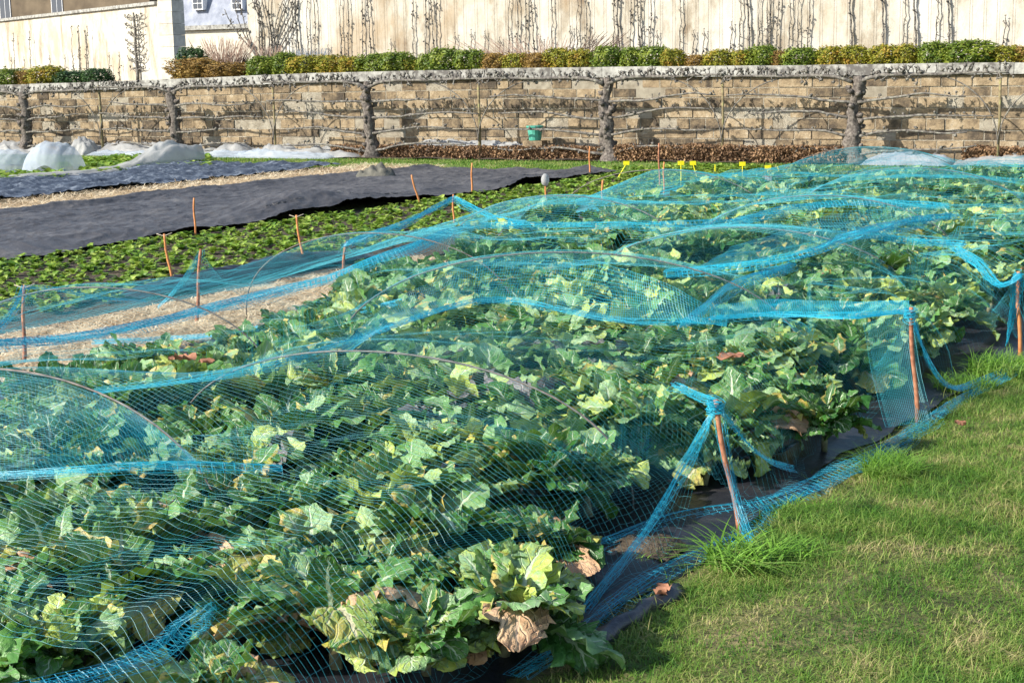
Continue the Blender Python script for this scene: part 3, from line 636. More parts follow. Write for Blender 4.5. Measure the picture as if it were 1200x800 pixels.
hedge('low dry brown clipped hedge between the two rightmost pear trees', 724, 992, 170, .05, 'brownh', 15000)
hedge('short dry brown hedge in the far right corner', 1130, 1250, 172, .25, 'brownh', 7000)
s, z = atw(627, 162, .2); mb = MB(); mb.tube([[0, 0, 0], [0, 0, .04], [0, 0, .26]], [.11, .12, .15], 14); mb.tube([[0, 0, .24], [0, 0, .27]], [.165, .165], 14)
tag(mb.build('plant_pot', M['green'], None, False, WP(s, .2, z-.04)), 'small green plastic pot standing by the fleece strip', 'pot')
s, z = atw(627, 162, .2); mb = MB(); mb.box((-.2, -.12, 0), (.2, .12, z-.045), W2); tag(mb.build('stone_block', M['stone'], None, False, WP(s, .2, 0)), 'stone block under the green pot', 'stone')

# mid-left fleece: tunnels and rumpled strip
def dome(px, py, wd, hh, label, depth=1.0, seed=1, m='fleece2'):
    c = at(px, py); nx, ny = 40, 30; A, B = np.meshgrid(np.linspace(-1, 1, nx), np.linspace(-1, 1, ny))
    R = np.clip(1-np.abs(A)**2.2-np.abs(B)**2.6*.9, 0, 1)**.55
    Z = hh*R*(1+.06*noise(A, B, 4, seed))+.01*np.sin(A*22+noise(A, B, 2, seed)*3)*R
    X = A*wd/2*(cos(YAW))-B*depth*.5*-sin(YAW)*-1; Y = A*wd/2*sin(YAW)+B*depth*.5*cos(YAW)
    return tag(mesh('fleece_tunnel', np.stack([X, Y, Z+.012], -1).reshape(-1, 3), gridF(ny, nx), M[m], None, True, None, c), label, 'garden fleece')
dome(64, 203, 1.05, .55, 'rounded translucent fleece tunnel glowing pale blue left of the green leaves', 1.2, 1)
dome(6, 203, 1.2, .4, 'low translucent fleece tunnel cut by the left picture edge', 1.2, 2)
A, B = np.meshgrid(np.linspace(0, 1, 120), np.linspace(0, 1, 26))
p0 = [at(-40, 218), at(90, 208), at(170, 198), at(236, 192)]; p0 = np.array(p0)
cx_ = np.array([np.interp(A, [0, .45, .75, 1], p0[:, i]) for i in range(2)])
hump = .08+.42*np.clip((A-.62)/.2, 0, 1)*(.75+.35*noise(A*7, B*2, 2, 3))
Wd = 1.7-.7*A
V = np.stack([cx_[0]-(B-.5)*Wd*.8, cx_[1]+(B-.5)*Wd*.6, .03+np.sin(B*pi)**.6*hump+.02*noise(A*12, B*4, 2, 4)], -1).reshape(-1, 3)
tag(mesh('rumpled_fleece', V, gridF(26, 120), M['fleece'], None, True), 'rumpled bluish white fleece strip ending in a crumpled heap beside the green leaves', 'garden fleece')

# ------------------------------------------------------------------ low leafy crop
def rosettes(px, py, sc_, nl=9):
    n_ = len(px); Vs = []
    az = rng.uniform(0, 2*pi, (n_, nl)); el = rng.uniform(.15, 1.1, (n_, nl)); L = sc_[:, None]*rng.uniform(.6, 1.1, (n_, nl)); wd = L*rng.uniform(.28, .42, (n_, nl))
    c = np.stack([px, py, np.full(n_, .02)], -1)[:, None]
    d = np.stack([np.cos(az)*np.cos(el), np.sin(az)*np.cos(el), np.sin(el)], -1); s2 = np.stack([-np.sin(az), np.cos(az), np.zeros_like(az)], -1)
    nrm = np.cross(d, s2)
    nrm *= np.sign(nrm[..., 2:3])
    p0 = c+d*(L*.08)[..., None]; pm = c+d*(L*.6)[..., None]; p1 = c+d*L[..., None]-nrm*(L*.25)[..., None]
    pl_ = pm-s2*wd[..., None]+nrm*(wd*.3)[..., None]; pr_ = pm+s2*wd[..., None]+nrm*(wd*.3)[..., None]
    e0 = p1-s2*(wd*.55)[..., None]; e1 = p1+s2*(wd*.55)[..., None]
    V = np.stack([p0, pr_, pm, pl_, e1, p1, e0], -2).reshape(-1, 3); k = n_*nl
    F = (np.array([[0, 1, 2, 2], [0, 2, 3, 3], [2, 1, 4, 5], [3, 2, 5, 6]])[None]+(np.arange(k)*7)[:, None, None]).reshape(-1, 4)
    T = np.vstack([F[:, [0, 1, 2]], F[F[:, 2] != F[:, 3]][:, [0, 2, 3]]]); return V, T
rows_ = []
for xr in np.arange(-11.5, -8.7, .18):
    for yr in np.arange(5.5, 23.5, .135):
        x_ = xr+rng.normal(0, .045); y_ = yr+rng.normal(0, .05)
        gap = noise(np.float64(xr), np.float64(y_), 1.1, 3)
        if x_ < -8.75-.11*max(0, y_-9)*1.15 or True:
            if x_ < -8.72-.075*max(0, y_-9) and x_ > -11.6 and (gap > -.75) and inview((x_, y_, 0)): rows_.append((x_, y_))
for xr in np.arange(-12.3, -11.4, .25):
    for yr in np.arange(20.8, 22.6, .2): rows_.append((xr+rng.normal(0, .05), yr))
rows_ = np.array(rows_); V, F = rosettes(rows_[:, 0], rows_[:, 1], rng.uniform(.045, .095, len(rows_)), 15)
tag(mesh('leafy_crop', V, F, M['crop'], smooth=False), 'low bright green leafy crop growing in rows beside the black sheet', 'leafy crop', kind='stuff')
tag(sheet('crop_soil', -11.75, -8.2, 4, 23.5, .004, M['soil'], 30, 120, lambda X, Y: .012*noise(X, Y, 4, 3)), kind='structure')
pr = []
for _ in range(900):
    a, b_ = rr.random(), rr.random(); p = at(96+a*150, 207-a*8-b_*18); pr.append(p[:2])
for _ in range(200): pr.append(at(rr.uniform(-20, 78), rr.uniform(203, 216))[:2])
pr = np.array(pr); V, F = rosettes(pr[:, 0], pr[:, 1], rng.uniform(.08, .15, len(pr)), 9)
tag(mesh('far_leafy_crop', V, F, M['crop'], smooth=False), 'patch of bright green leaves between the fleece tunnel and the rumpled fleece', 'leafy crop', kind='stuff')
A, B = np.meshgrid(np.linspace(0, 1, 80), np.linspace(0, 1, 14)); q0 = at(150, 352); q1 = at(430, 302); dq = q1-q0
V = np.stack([q0[0]+dq[0]*A-(B-.5)*.32, q0[1]+dq[1]*A+0*B, .03+.11*np.sin(B*pi)*np.sin(A*pi)**.5*(1+.4*noise(A*5, B, 2, 2))+.01*noise(A*30, B*5, 2, 1)], -1).reshape(-1, 3)
tag(mesh('folded_black_sheet', V, gridF(14, 80), M['film'], None, True), 'folded strip of black sheet between the leafy crop and the straw path', 'ground sheet')
# cloth heap on the tarp, pale stone
c = at(440, 211); A, B = np.meshgrid(np.linspace(-1, 1, 26), np.linspace(-1, 1, 20)); R = np.clip(1-A**2-B**2, 0, 1)**.6
V = np.stack([A*.33*cos(YAW)-B*.25*sin(YAW), A*.33*sin(YAW)+B*.25*cos(YAW), R*(.15+.05*noise(A*3, B*3, 2, 7)+.06*A+.05*np.abs(np.sin(A*6+B*2)))], -1).reshape(-1, 3)
tag(mesh('cloth_heap', V, gridF(20, 26), M['cloth'], None, True, None, c+np.array([0, 0, .03])), 'crumpled dark cloth heap lying on the far edge of the black sheet', 'cloth')

# ------------------------------------------------------------------ cabbage plants
def leaf(L, Wd, e0, droop, fold, ruf, az, base, nt_=17, ns=11, side=0., tw=0., t0=.2, R=rng):
    t = np.linspace(0, 1, nt_); ang = e0-droop*t**1.25; st = L/(nt_-1)
    az_ = az+side*t**2
    cx = np.concatenate([[0], np.cumsum(np.cos(ang[:-1])*np.cos(az_[:-1]))*st]); cy = np.concatenate([[0], np.cumsum(np.cos(ang[:-1])*np.sin(az_[:-1]))*st]); cz = np.concatenate([[0], np.cumsum(np.sin(ang[:-1]))*st])
    Cn = np.stack([cx, cy, cz], -1)+base
    D = np.stack([np.cos(ang)*np.cos(az_), np.cos(ang)*np.sin(az_), np.sin(ang)], -1); Sd = np.stack([-np.sin(az_), np.cos(az_), 0*az_], -1)
    Nn = np.cross(D, Sd)*-1; Nn *= np.where(np.cross(Sd, D)[:, 2:3]*0+1 > 0, 1, 1)
    Nn = np.stack([-np.sin(ang)*np.cos(az_), -np.sin(ang)*np.sin(az_), np.cos(ang)], -1)
    a = tw*t; ca, sa = np.cos(a)[:, None], np.sin(a)[:, None]; Sd, Nn = Sd*ca+Nn*sa, Nn*ca-Sd*sa
    tt = np.clip((t-t0)/(1-t0), 0, 1); prof = np.sin(pi*np.clip(tt*.93+.035, 0, 1)**.8)**.62*(tt > 0)
    w_ = .5*Wd*prof+.007*(1-.5*t)
    s = np.linspace(-1, 1, ns); ruf = ruf*1.35; p1, p2, p3, p4 = R.uniform(0, 6.28, 4)
    Tm, Sm = np.meshgrid(t, s, indexing='ij')
    mar = 1+.17*np.sin(Tm*9+p1+Sm*2)*np.abs(Sm)+.14*np.sin(Tm*23+p2+np.sign(Sm))*np.abs(Sm)+.12*R.normal(size=Tm.shape)*(np.abs(Sm) > .95)
    wv = w_[:, None]*mar
    fo = fold*(1-.5*Tm)
    lat = Sm*wv*np.cos(fo*np.abs(Sm)); hh = np.abs(Sm)*wv*np.sin(fo)*.8
    hh = hh+ruf*Wd*Sm**2*(np.sin(Tm*17+p3+1.6*np.sign(Sm))+.6*np.sin(Tm*31+p4+2*np.sign(Sm)))*prof[:, None]
    hh = hh+.019*Wd/.2*np.sin((Tm-.32*np.abs(Sm))*7*2*pi+p1*.2)*np.clip(np.abs(Sm)*3, 0, 1)*prof[:, None]*(Wd/.2)
    hh = hh-.25*wv*np.abs(Sm)**3*np.clip(R.normal(.3, .6), -.5, 1.3)
    V = Cn[:, None]+Sd[:, None]*lat[..., None]+Nn[:, None]*hh[..., None]
    uv = np.stack([(Sm+1)/2, Tm], -1)
    V[..., 2] = np.maximum(V[..., 2], .012+.01*np.sin(Tm*20))
    return V.reshape(-1, 3), gridF(nt_, ns), uv.reshape(-1, 2)
def cabbage(seed, big=8, mid=12, small=14, mt='leaf', withered=0, yellow=0, purple=0, hs=1.):
    R = np.random.default_rng(seed); e = empty('cabbage_plant', cat='cabbage')
    st = .12+.06*R.uniform(); lx, ly = R.normal(0, .03, 2)
    mb = MB(); mb.tube([[0, 0, 0], [lx*.5, ly*.5, st*.5], [lx, ly, st+.03]], [.02, .018, .02], 8, rough=.1); mb.build('stalk', M['stalk'], e, True)
    groups = {'foliage': (mt, []), 'yellow_leaf': ('leafy', []), 'withered_leaf': ('leafd', []), 'purple_leaf': ('leafp', [])}
    ls = []
    for i in range(big+1):
        az = i*2.4+R.normal(0, .3); ls.append(leaf(R.uniform(.28, .42), R.uniform(.15, .24), R.uniform(.45, 1.25), R.uniform(1.1, 2.7), R.uniform(-.2, .8), R.uniform(.04, .09), az, np.array([lx, ly, st*R.uniform(.5, 1)]), 22, 13, side=R.normal(0, .4), tw=R.normal(0, .5), R=R))
    mid = int(mid*1.45); small = int(small*1.9)
    for i in range(mid):
        az = i*2.4+R.normal(0, .4); r_ = R.uniform(0, .1); ls.append(leaf(R.uniform(.18, .30), R.uniform(.10, .17), R.uniform(.6, 1.35), R.uniform(.2, 1.7), R.uniform(0, .9), R.uniform(.05, .10), az, np.array([lx+cos(az)*r_, ly+sin(az)*r_, st+R.uniform(0, .05)]), 14, 9, side=R.normal(0, .4), tw=R.normal(0, .6), t0=.12, R=R))
    for i in range(small):
        az = R.uniform(0, 6.28); r_ = R.uniform(0, .16); ls.append(leaf(R.uniform(.09, .17), R.uniform(.06, .10), R.uniform(.5, 1.5), R.uniform(-.2, 1.6), R.uniform(0, 1), R.uniform(.08, .15), az, np.array([lx+cos(az+.5)*r_, ly+sin(az+.5)*r_, st+R.uniform(.02, .14)]), 10, 7, tw=R.normal(0, .7), t0=.08, R=R))
    ls = [(V_+R.normal(0, .0022, V_.shape), F_, U_) for V_, F_, U_ in ls]
    pick = list(R.permutation(big))
    for kname, cnt in (('withered_leaf', withered), ('yellow_leaf', yellow), ('purple_leaf', purple)):
        for _ in range(cnt): groups[kname][1].append(ls[pick.pop()])
    rest = [l for i, l in enumerate(ls) if i >= big or i in pick]; groups['foliage'][1].extend(rest)
    for kname, (m_, lst) in groups.items():
        if kname == 'foliage':
            mb = MB()
            for l in lst: mb.add(*l)
            mb.build(kname, M[m_], e, True, uv=True)
        else:
            for l in lst:
                mb = MB(); mb.add(*l); mb.build(kname, M[m_], e, True, uv=True)
    return e
KN = dict(a='broad leaved cabbage', b='frilly green cabbage', c='yellowing cabbage', d='withered cabbage', e='greyish purple cabbage')
L_ = {'a': 'broad leaved green cabbage plant with pale ribs under the turquoise netting', 'b': 'frilly upright green cabbage plant under the turquoise netting',
      'c': 'cabbage plant with a few yellowing outer leaves under the turquoise netting', 'd': 'cabbage plant with withered tan outer leaves under the turquoise netting', 'e': 'greyish purple leaved cabbage plant among the green ones under the netting'}
kinds = [('a', cabbage(101, 10, 9, 8)), ('a', cabbage(102, 12, 6, 4)), ('a', cabbage(103, 9, 10, 10)), ('a', cabbage(104, 11, 8, 6)), ('a', cabbage(105, 8, 12, 8)),
         ('b', cabbage(201, 4, 16, 26)), ('b', cabbage(202, 5, 18, 22)), ('b', cabbage(203, 6, 14, 30)),
         ('c', cabbage(301, 10, 9, 8, yellow=3)), ('c', cabbage(302, 9, 12, 8, yellow=1)), ('d', cabbage(401, 10, 9, 6, withered=3, yellow=1)), ('e', cabbage(501, 9, 10, 6, purple=5))]
grp = {'a': 'broad leaved cabbage plants in the netted bed', 'b': 'frilly cabbage plants in the netted bed', 'c': 'yellowing cabbage plants in the netted bed', 'd': 'cabbage plants with withered leaves in the netted bed', 'e': 'purplish cabbage plants in the netted bed'}
spots = []
yy = 2.3; r_i = 0
while yy < 21.5:
    dy = .40 if yy < 9 else .5; dx = .42 if yy < 9 else .5; xx = -2.45-(.2 if r_i % 2 else 0)
    while xx > -8.4:
        x_ = xx+rng.normal(0, .05); y_ = yy+rng.normal(0, .05)
        lim = -2.55 if y_ > 5.0 else (-2.78 if y_ > 3.9 else -2.42)
        ll = np.interp(y_, [2, 7.2, 8.3, 9, 12, 20], [-5.75, -5.9, -6.6, -6.95, -7.5, -7.6])
        if noise(np.float64(x_*1.7), np.float64(y_*1.7), 1.3, 7) < -.72: xx -= dx; continue
        if ll < x_ < lim and y_ < yend(x_)-.3 and inview((x_, y_, .2), 90): spots.append((x_, y_))
        xx -= dx
    yy += dy; r_i += 1
for px, py in [(590, 775), (545, 735), (500, 800), (640, 690), (560, 650), (690, 610), (740, 560), (610, 740), (455, 740), (395, 790), (470, 670), (330, 760)]:
    p = at(px, py); spots = [q for q in spots if (q[0]-p[0])**2+(q[1]-p[1])**2 > .22**2]+[(float(p[0]), float(p[1]))]
extra = [(at(842, 590)[0], at(842, 590)[1]), (at(925, 560)[0], at(925, 560)[1])]
order = sorted(range(len(spots)), key=lambda i: np.hypot(*spots[i]))
print('cabbages', len(spots))
special = {}
def near(px, py, z=.3): p = at(px, py, z); return min(range(len(spots)), key=lambda i: (spots[i][0]-p[0])**2+(spots[i][1]-p[1])**2)
spk = [(700, 400, 11), (520, 460, 11), (640, 480, 11), (455, 460, 8), (820, 430, 10), (680, 600, 10), (430, 515, 9), (1010, 500, 8), (990, 470, 10), (250, 640, 8), (120, 560, 9), (300, 520, 11), (560, 500, 11), (740, 410, 11), (600, 420, 11), (780, 395, 11), (660, 450, 8), (350, 600, 8), (60, 640, 10), (620, 560, 11)]
for px, py, k in spk: special[near(px, py)] = k
usedk = set(); labq = []
far_pts = []
for rank, i in enumerate(order):
    x_, y_ = spots[i]
    if rank >= 290: far_pts.append((x_, y_)); continue
    k = special.get(i)
    if k is None:
        q = noise(np.float64(x_), np.float64(y_), 1.2, 6)
        k = rng.choice([5, 6, 7] if q+rng.normal(0, .5) < .1 else [0, 1, 2, 3, 4]) if rng.uniform() > .36 else rng.choice([8, 9, 10, 11], p=[.28, .22, .26, .24])
    k = int(k); key, o = kinds[k]
    if k in usedk: o = dup(o, (0, 0, 0))
    usedk.add(k); sc_ = rng.uniform(.8, 1.1)*(1.0 if y_ < 9 else 1.1)
    sc_ *= .82+.18*min(1, max(0, (-2.5-x_)/.5)); o.location = (x_, y_, .015); o.rotation_euler = (rng.normal(0, .06), rng.normal(0, .06), rng.uniform(0, 6.28)); sc_ *= .84+.16*min(1, max(0, (y_-2.4)/.9)); o.scale = (sc_*1.05, sc_*1.05, sc_*rng.uniform(.82, .98))
    o['group'] = grp[key]; labq.append((key, x_, y_, o))
if far_pts:
    mb = MB()
    for x_, y_ in far_pts:
        R = np.random.default_rng(int(x_*1000) % 9999)
        for j in range(16):
            l = leaf(R.uniform(.25, .4), R.uniform(.16, .24), R.uniform(.4, 1.3), R.uniform(.5, 2), .4, .06, R.uniform(0, 6.28), np.array([x_, y_, .16]), 7, 5, R=R); mb.add(*l)
    tag(mb.build('distant_cabbages', M['leaf'], smooth=True, uv=True), 'most distant cabbages merging into one green mass below the terrace wall', 'cabbages', kind='stuff')
ORD = ['nearest', 'second nearest', 'third nearest', 'fourth nearest', 'fifth nearest', 'sixth nearest', 'seventh nearest', 'eighth nearest', 'ninth nearest', 'tenth nearest', 'eleventh nearest', 'twelfth nearest', 'thirteenth nearest', 'fourteenth nearest', 'fifteenth nearest', 'sixteenth nearest', 'seventeenth nearest', 'eighteenth nearest', 'nineteenth nearest', 'twentieth nearest']
seen = {}
for key, x_, y_, o in labq:
    al = 'in the foreground' if y_ < 4 else 'beside the nearest stake' if y_ < 5.6 else 'level with the second right stake' if y_ < 7.6 else 'level with the third right stake' if y_ < 9.6 else 'beyond the third right stake' if y_ < 12.5 else 'far down the bed' if y_ < 16 else 'at the far end'
    u_ = (x_+2.7)/(xL(y_)+2.7); ac = 'right edge' if u_ < .14 else 'right half' if u_ < .4 else 'middle' if u_ < .62 else 'left side'
    k_ = (key, al, ac); c_ = seen.get(k_, 0); seen[k_] = c_+1
    o['label'] = f"{KN[key]} {al}, {ORD[min(c_, 19)]} at bed's {ac}"
# three plants at the bed's right edge near the first stake
for (px, py, k, lb) in [(842, 585, 8, 'cabbage plant with a yellow rimmed leaf right beside the nearest rusty stake'), (905, 545, 2, 'small cabbage plant on bare membrane between the two nearest right stakes'), (985, 545, 9, 'cabbage plant with a pale yellow hanging leaf just left of the second right stake')]:
    p = at(px, py); o = dup(kinds[k][1], (p[0]-.12, p[1]+.12, .015), rng.uniform(0, 6), .72, lb, 'cabbage plants at the right edge of the bed')

# ------------------------------------------------------------------ hoops
HO = [((-3.61, 3.81), (-5.6, 3.7), .62, 'front hoop at the lower left, holding up the nearest netting'), ((-2.68, 5.06), (-4.85, 4.82), .56, 'second hoop, arching over the middle of the bed'),
      ((-2.95, 7.55), (-5.35, 6.55), .72, 'high hoop in the centre with turquoise netting draped below it'), ((-3.0, 9.6), (-5.3, 9.3), .62, 'hoop behind the second right stake'),
      ((-5.2, 5.9), (-7.1, 5.3), .6, 'hoop beside the straw path on the left'), ((-5.3, 8.4), (-7.3, 8.0), .62, 'hoop between the central hoop and the left stakes'),
      ((-3.4, 11.9), (-5.6, 11.6), .64, 'hoop in the right half of the distant netting'), ((-5.4, 11.2), (-7.6, 10.9), .64, 'hoop near the fourth left stake'),
      ((-3.6, 15), (-5.9, 14.6), .66, 'right hoop in the far third of the netting'), ((-6, 14.3), (-8.3, 14), .64, 'left hoop in the far third of the netting'), ((-5.2, 18.5), (-7.6, 18.1), .66, 'hoop near the far end of the netting')]
for a, b_, h_, lb in HO:
    th = np.linspace(0, pi, 40); c = (np.array(a)+b_)/2; hd = (np.array(a)-b_)/2
    P = np.stack([hd[0]*np.cos(th), hd[1]*np.cos(th), h_*np.sin(th)**.8+.004], -1)
    mb = MB(); mb.tube(P, .0045, 8, rough=.05); tag(mb.build('hoop', M['hoop'], None, True, (c[0], c[1], 0)), lb, 'hoop', 'hoops carrying the netting')

# ------------------------------------------------------------------ stakes
RS = [(868, 632, 838, 468), (1075, 497, 1067, 360), (1195, 420, 1193, 318)]
rl = ['leaning rusty stake nearest the camera at the right edge of the bed', 'second rusty stake on the right edge with netting knotted on its top', 'orange stake cut by the right picture edge']
rst = []
def stake(base, top, r, m, label, group, knot=False, hook=False):
    base = np.asarray(base, float); e = empty('stake', base, label=label, cat='stake', group=group); d = np.asarray(top)-base
    a = np.linspace(-.03, 1, 12)[:, None]; P = d*a+np.array([.004, .003, 0])*np.sin(a*7)
    mb = MB(); mb.tube(P, r*(1.05-.15*a[:, 0]), 8, rough=.07); mb.build('rod', M[m], e, True)
    if knot or hook:
        mb = MB(); th = np.linspace(0, 5*pi, 30)
        if knot:
            for q_ in range(26):
                ph_ = rng.uniform(0, 6.28, 3); rd_ = rng.uniform(.013, .03); th_ = np.linspace(0, 2*pi, 22)
                mb.tube(np.stack([d[0]+rd_*np.cos(th_)*(1+.25*np.sin(3*th_+ph_[0])), d[1]+rd_*np.sin(th_)*(1+.25*np.cos(2*th_+ph_[1])), d[2]-.03+rng.normal(0, .012)+rng.uniform(.004, .018)*np.sin(th_+ph_[2])], -1), .0012, 4)
        else: mb.tube([d+np.array([-.06, -.02, .0]), d+np.array([-.02, 0, -.015]), d+np.array([.02, 0, -.012]), d+np.array([.06, .03, .008])], .0035, 5)
        mb.build('tie', M['netf'] if knot else M['twine'], e, True)
    return e
def toppt(base, px, py, h0=.5):     # top of a rod: on the sight line of its measured tip, nearest to straight above the base
    d = fw*1800+cr*(px-600)-cu*(py-400); o_ = np.array([0, 0, CH]); k = (base[:2]@d[:2])/(d[:2]@d[:2]); return o_+d*k
for (bx, by, tx, ty), lb, rad in zip(RS, rl, (.0105, .011, .012)):
    b_ = at(bx, by); tp = toppt(b_, tx, ty); rst.append((b_, tp)); stake(b_, tp, rad, 'stake' if 'rusty' in lb else 'cane', lb, 'stakes along the right edge of the bed', knot=True)
LS = [(28, 430, 28, 334, 'brown stake at the far left standing in the straw'), (230, 380, 235, 292, 'slim stake with a peak of netting on top, beside the straw path'), (400, 345, 405, 283, 'brown stake where the straw path ends'),
      (203, 338, 192, 274, 'leaning orange stake in the leafy crop, leftmost of the crop'), (357, 316, 347, 252, 'orange stake in the leafy crop with twine on its tip, right of the leftmost'), (229, 276, 227, 232, 'short orange stake at the edge of the black sheet'),
      (492, 240, 482, 205, 'leaning orange stake at the end of the black sheet, left of an upright one'), (553, 230, 553, 191, 'upright orange stake on the far black sheet'), (532, 268, 531, 228, 'orange stake in the netting left of the pale topped one'),
      (642, 262, 639, 214, 'orange stake with a pale round top'), (706, 255, 706, 211, 'orange stake right of the pale topped one'), (620, 285, 620, 240, 'short grey brown stake inside the netting'),
      (691, 208, 691, 172, 'thin orange stake before the fourth pear tree'), (773, 222, 772, 168, 'tall brown stake amid the yellow tags'), (778, 228, 778, 190, 'short orange stake beside the tall brown one')]
lst = []
for i, (bx, by, tx, ty, lb) in enumerate(LS):
    b_ = at(bx, by); tp = toppt(b_, tx, ty); lst.append((b_, tp)); rad = .011 if by > 260 else .013
    stake(b_, tp, rad, 'cane' if 'orange' in lb else 'stake', lb, 'stakes left of the netted bed', hook=i in (3, 4, 0))
b_, tp = lst[9]; mb = MB(); th = np.linspace(0, pi, 8); mb.tube(np.stack([0*th, 0*th, -.07*np.cos(th)], -1), .001+.045*np.sin(th), 12, rough=.05)
cap_ = mb.build('round_cap', M['fleece'], [o for o in C.objects if o.get('label') == LS[9][4]][0], True, tp-b_+np.array([0, 0, .03]))
# yellow tags
for bx, by, tx, ty, lb in [(722, 212, 734, 192, 'leaning yellow plant tag alone above the leafy crop'), (798, 218, 798, 192, 'yellow plant tag with a broad plate behind the netting'), (818, 212, 812, 192, 'slanted slim yellow tag, right of the broad one'), (838, 216, 838, 193, 'slim yellow tag in the middle of the row'),
                       (870, 214, 870, 193, 'slim yellow tag left of a second broad one'), (900, 215, 900, 197, 'second broad yellow plate tag'), (917, 213, 911, 195, 'slanted yellow tag at the right end of the tag row'), (945, 212, 945, 194, 'last thin yellow tag close to the fleeced bed')]:
    b_ = at(bx, by); tp = toppt(b_, tx, ty); d = tp-b_; e = empty('plant_tag', b_, label=lb, cat='plant tag', group='yellow plant tags')
    mb = MB(); mb.tube([d*0, d*.5, d], .008, 5); mb.build('stick', M['yellow'], e)
    if 'broad' in lb or 'alone' in lb:
        mb = MB(); u_ = np.array([cos(YAW), sin(YAW), 0]); f_ = np.array([-sin(YAW), cos(YAW), 0])*.006
        V = np.array([d-u_*.045+sg*f_+np.array([0, 0, dz])+(0 if k_ == 0 else u_*.09) for sg in (-1, 1) for k_, dz in ((0, -.02), (1, -.02), (1, .04), (0, .04))])
        mb.add(V, [[0, 1, 2, 3], [7, 6, 5, 4], [0, 4, 5, 1], [1, 5, 6, 2], [2, 6, 7, 3], [3, 7, 4, 0]]); mb.build('plate', M['yellow'], e)

# ------------------------------------------------------------------ netting
def strands(P, r):                 # P (lines, pts, 3) -> three-sided threads
    nl, n_, _ = P.shape; T = np.gradient(P, axis=1); T /= np.linalg.norm(T, axis=2)[..., None]+1e-9
    A = np.cross(T, np.array([.05, .13, 1.])); A /= np.linalg.norm(A, axis=2)[..., None]+1e-9; B = np.cross(A, T)
    r = r(P)[..., None] if callable(r) else r
    V = np.stack([P+r*(A*cos(a)+B*sin(a)) for a in (pi/2, pi/2+2.094, pi/2+4.189)], 2)
    i = (np.arange(nl)[:, None]*n_+np.arange(n_-1)[None]).reshape(-1)*3
    F = np.concatenate([np.stack([i+k, i+(k+1) % 3, i+3+(k+1) % 3, i+3+k], -1) for k in range(3)])
    return V.reshape(-1, 3), F
def net(name, P, r, m, parent=None, along=True, cross=True):
    Vs = []; Fs = []; off = 0
    for Q in ([P] if along else [])+([P.transpose(1, 0, 2)] if cross else []):
        V, F = strands(Q, r); Vs.append(V); Fs.append(F+off); off += len(V)
    return mesh(name, np.vstack(Vs), np.vstack(Fs), M[m], parent, False)
rsx = [(b_[0], b_[1], tp[2], tp[0], tp[1]) for b_, tp in rst]+[(-2.2, y_, .5, -2.2, y_) for y_ in (10.9, 13, 15, 17, 19)]
lsx = [(lst[i][1][0], lst[i][1][1], lst[i][1][2]) for i in (0, 1, 2)]+[(lst[i][1][0], lst[i][1][1], lst[i][1][2]) for i in (8,)]
lxy = [(2, -7.35), (9.2, -7.45), (12, -8.1), (15, -7.95), (26, -7.9)]; 
def xleft(y): return np.interp(y, [p[0] for p in lxy], [p[1] for p in lxy])
def netz(x, y):
    z = .48+.035*noise(x, y, 1.7, 3)+.03*noise(x, y, 5, 4)+.05*noise(x*.3, y, 1.9, 5)
    for a, b_, h_, _ in HO:
        a = np.array(a); b2 = np.array(b_); c = (a+b2)/2; hd = (a-b2)/2; L = np.linalg.norm(hd); u_ = hd/L; v_ = np.array([-u_[1], u_[0]])
        s = ((x-c[0])*u_[0]+(y-c[1])*u_[1])/L; d = (x-c[0])*v_[0]+(y-c[1])*v_[1]
        arc = h_*np.clip(1-s**2, 0, 1)**.4+.008; k = np.exp(-(d/.75)**2)*(np.abs(s) < 1)
        zz_ = z*(1-k)+arc*k; z = np.where((np.abs(s) < 1) & (s > -1.05), np.where(arc > z, zz_, np.minimum(z, z*(1-k**2)+arc*k**2)), z)
    # right side comes down to the membrane, pinned up at the stakes
    xe = -2.42+.07*noise(x*0, y, 3.1, 4); e = np.clip((xe+.08-x)/.36, 0, 1); z = z*(e**.42); z = z-.08*np.clip((3.5-y)/1.2, 0, 1)*(x < 0)
    for sx_, sy_, sz_, tx_, ty_ in rsx:
        d = np.sqrt((x-tx_)**2*1.2+(y-ty_)**2*1.6); z = np.maximum(z, (sz_-.02)*np.exp(-(d/.24)**1.1))
    # left side
    xl = xleft(y); q = np.clip((x-(xl-.95))/1.75, 0, 1); zl = .17+.02*noise(x, y, 4, 2)
    k = q**1.0; z = np.where(x < xl+.8, z*k**1.3+zl*np.sin(np.clip(q, 0, 1)*pi)*.4, z)
    for tx_, ty_, tz_ in lsx:
        d = np.sqrt((x-tx_)**2*1.0+(y-ty_)**2*1.3); z = np.maximum(z, (tz_-.01)*np.exp(-(d/.27)**1.05))
    z = z*np.clip((yend(x)+.3-y)/.9, 0, 1)**.7
    return np.maximum(z, .03+.012*np.sin(x*40+y*13))
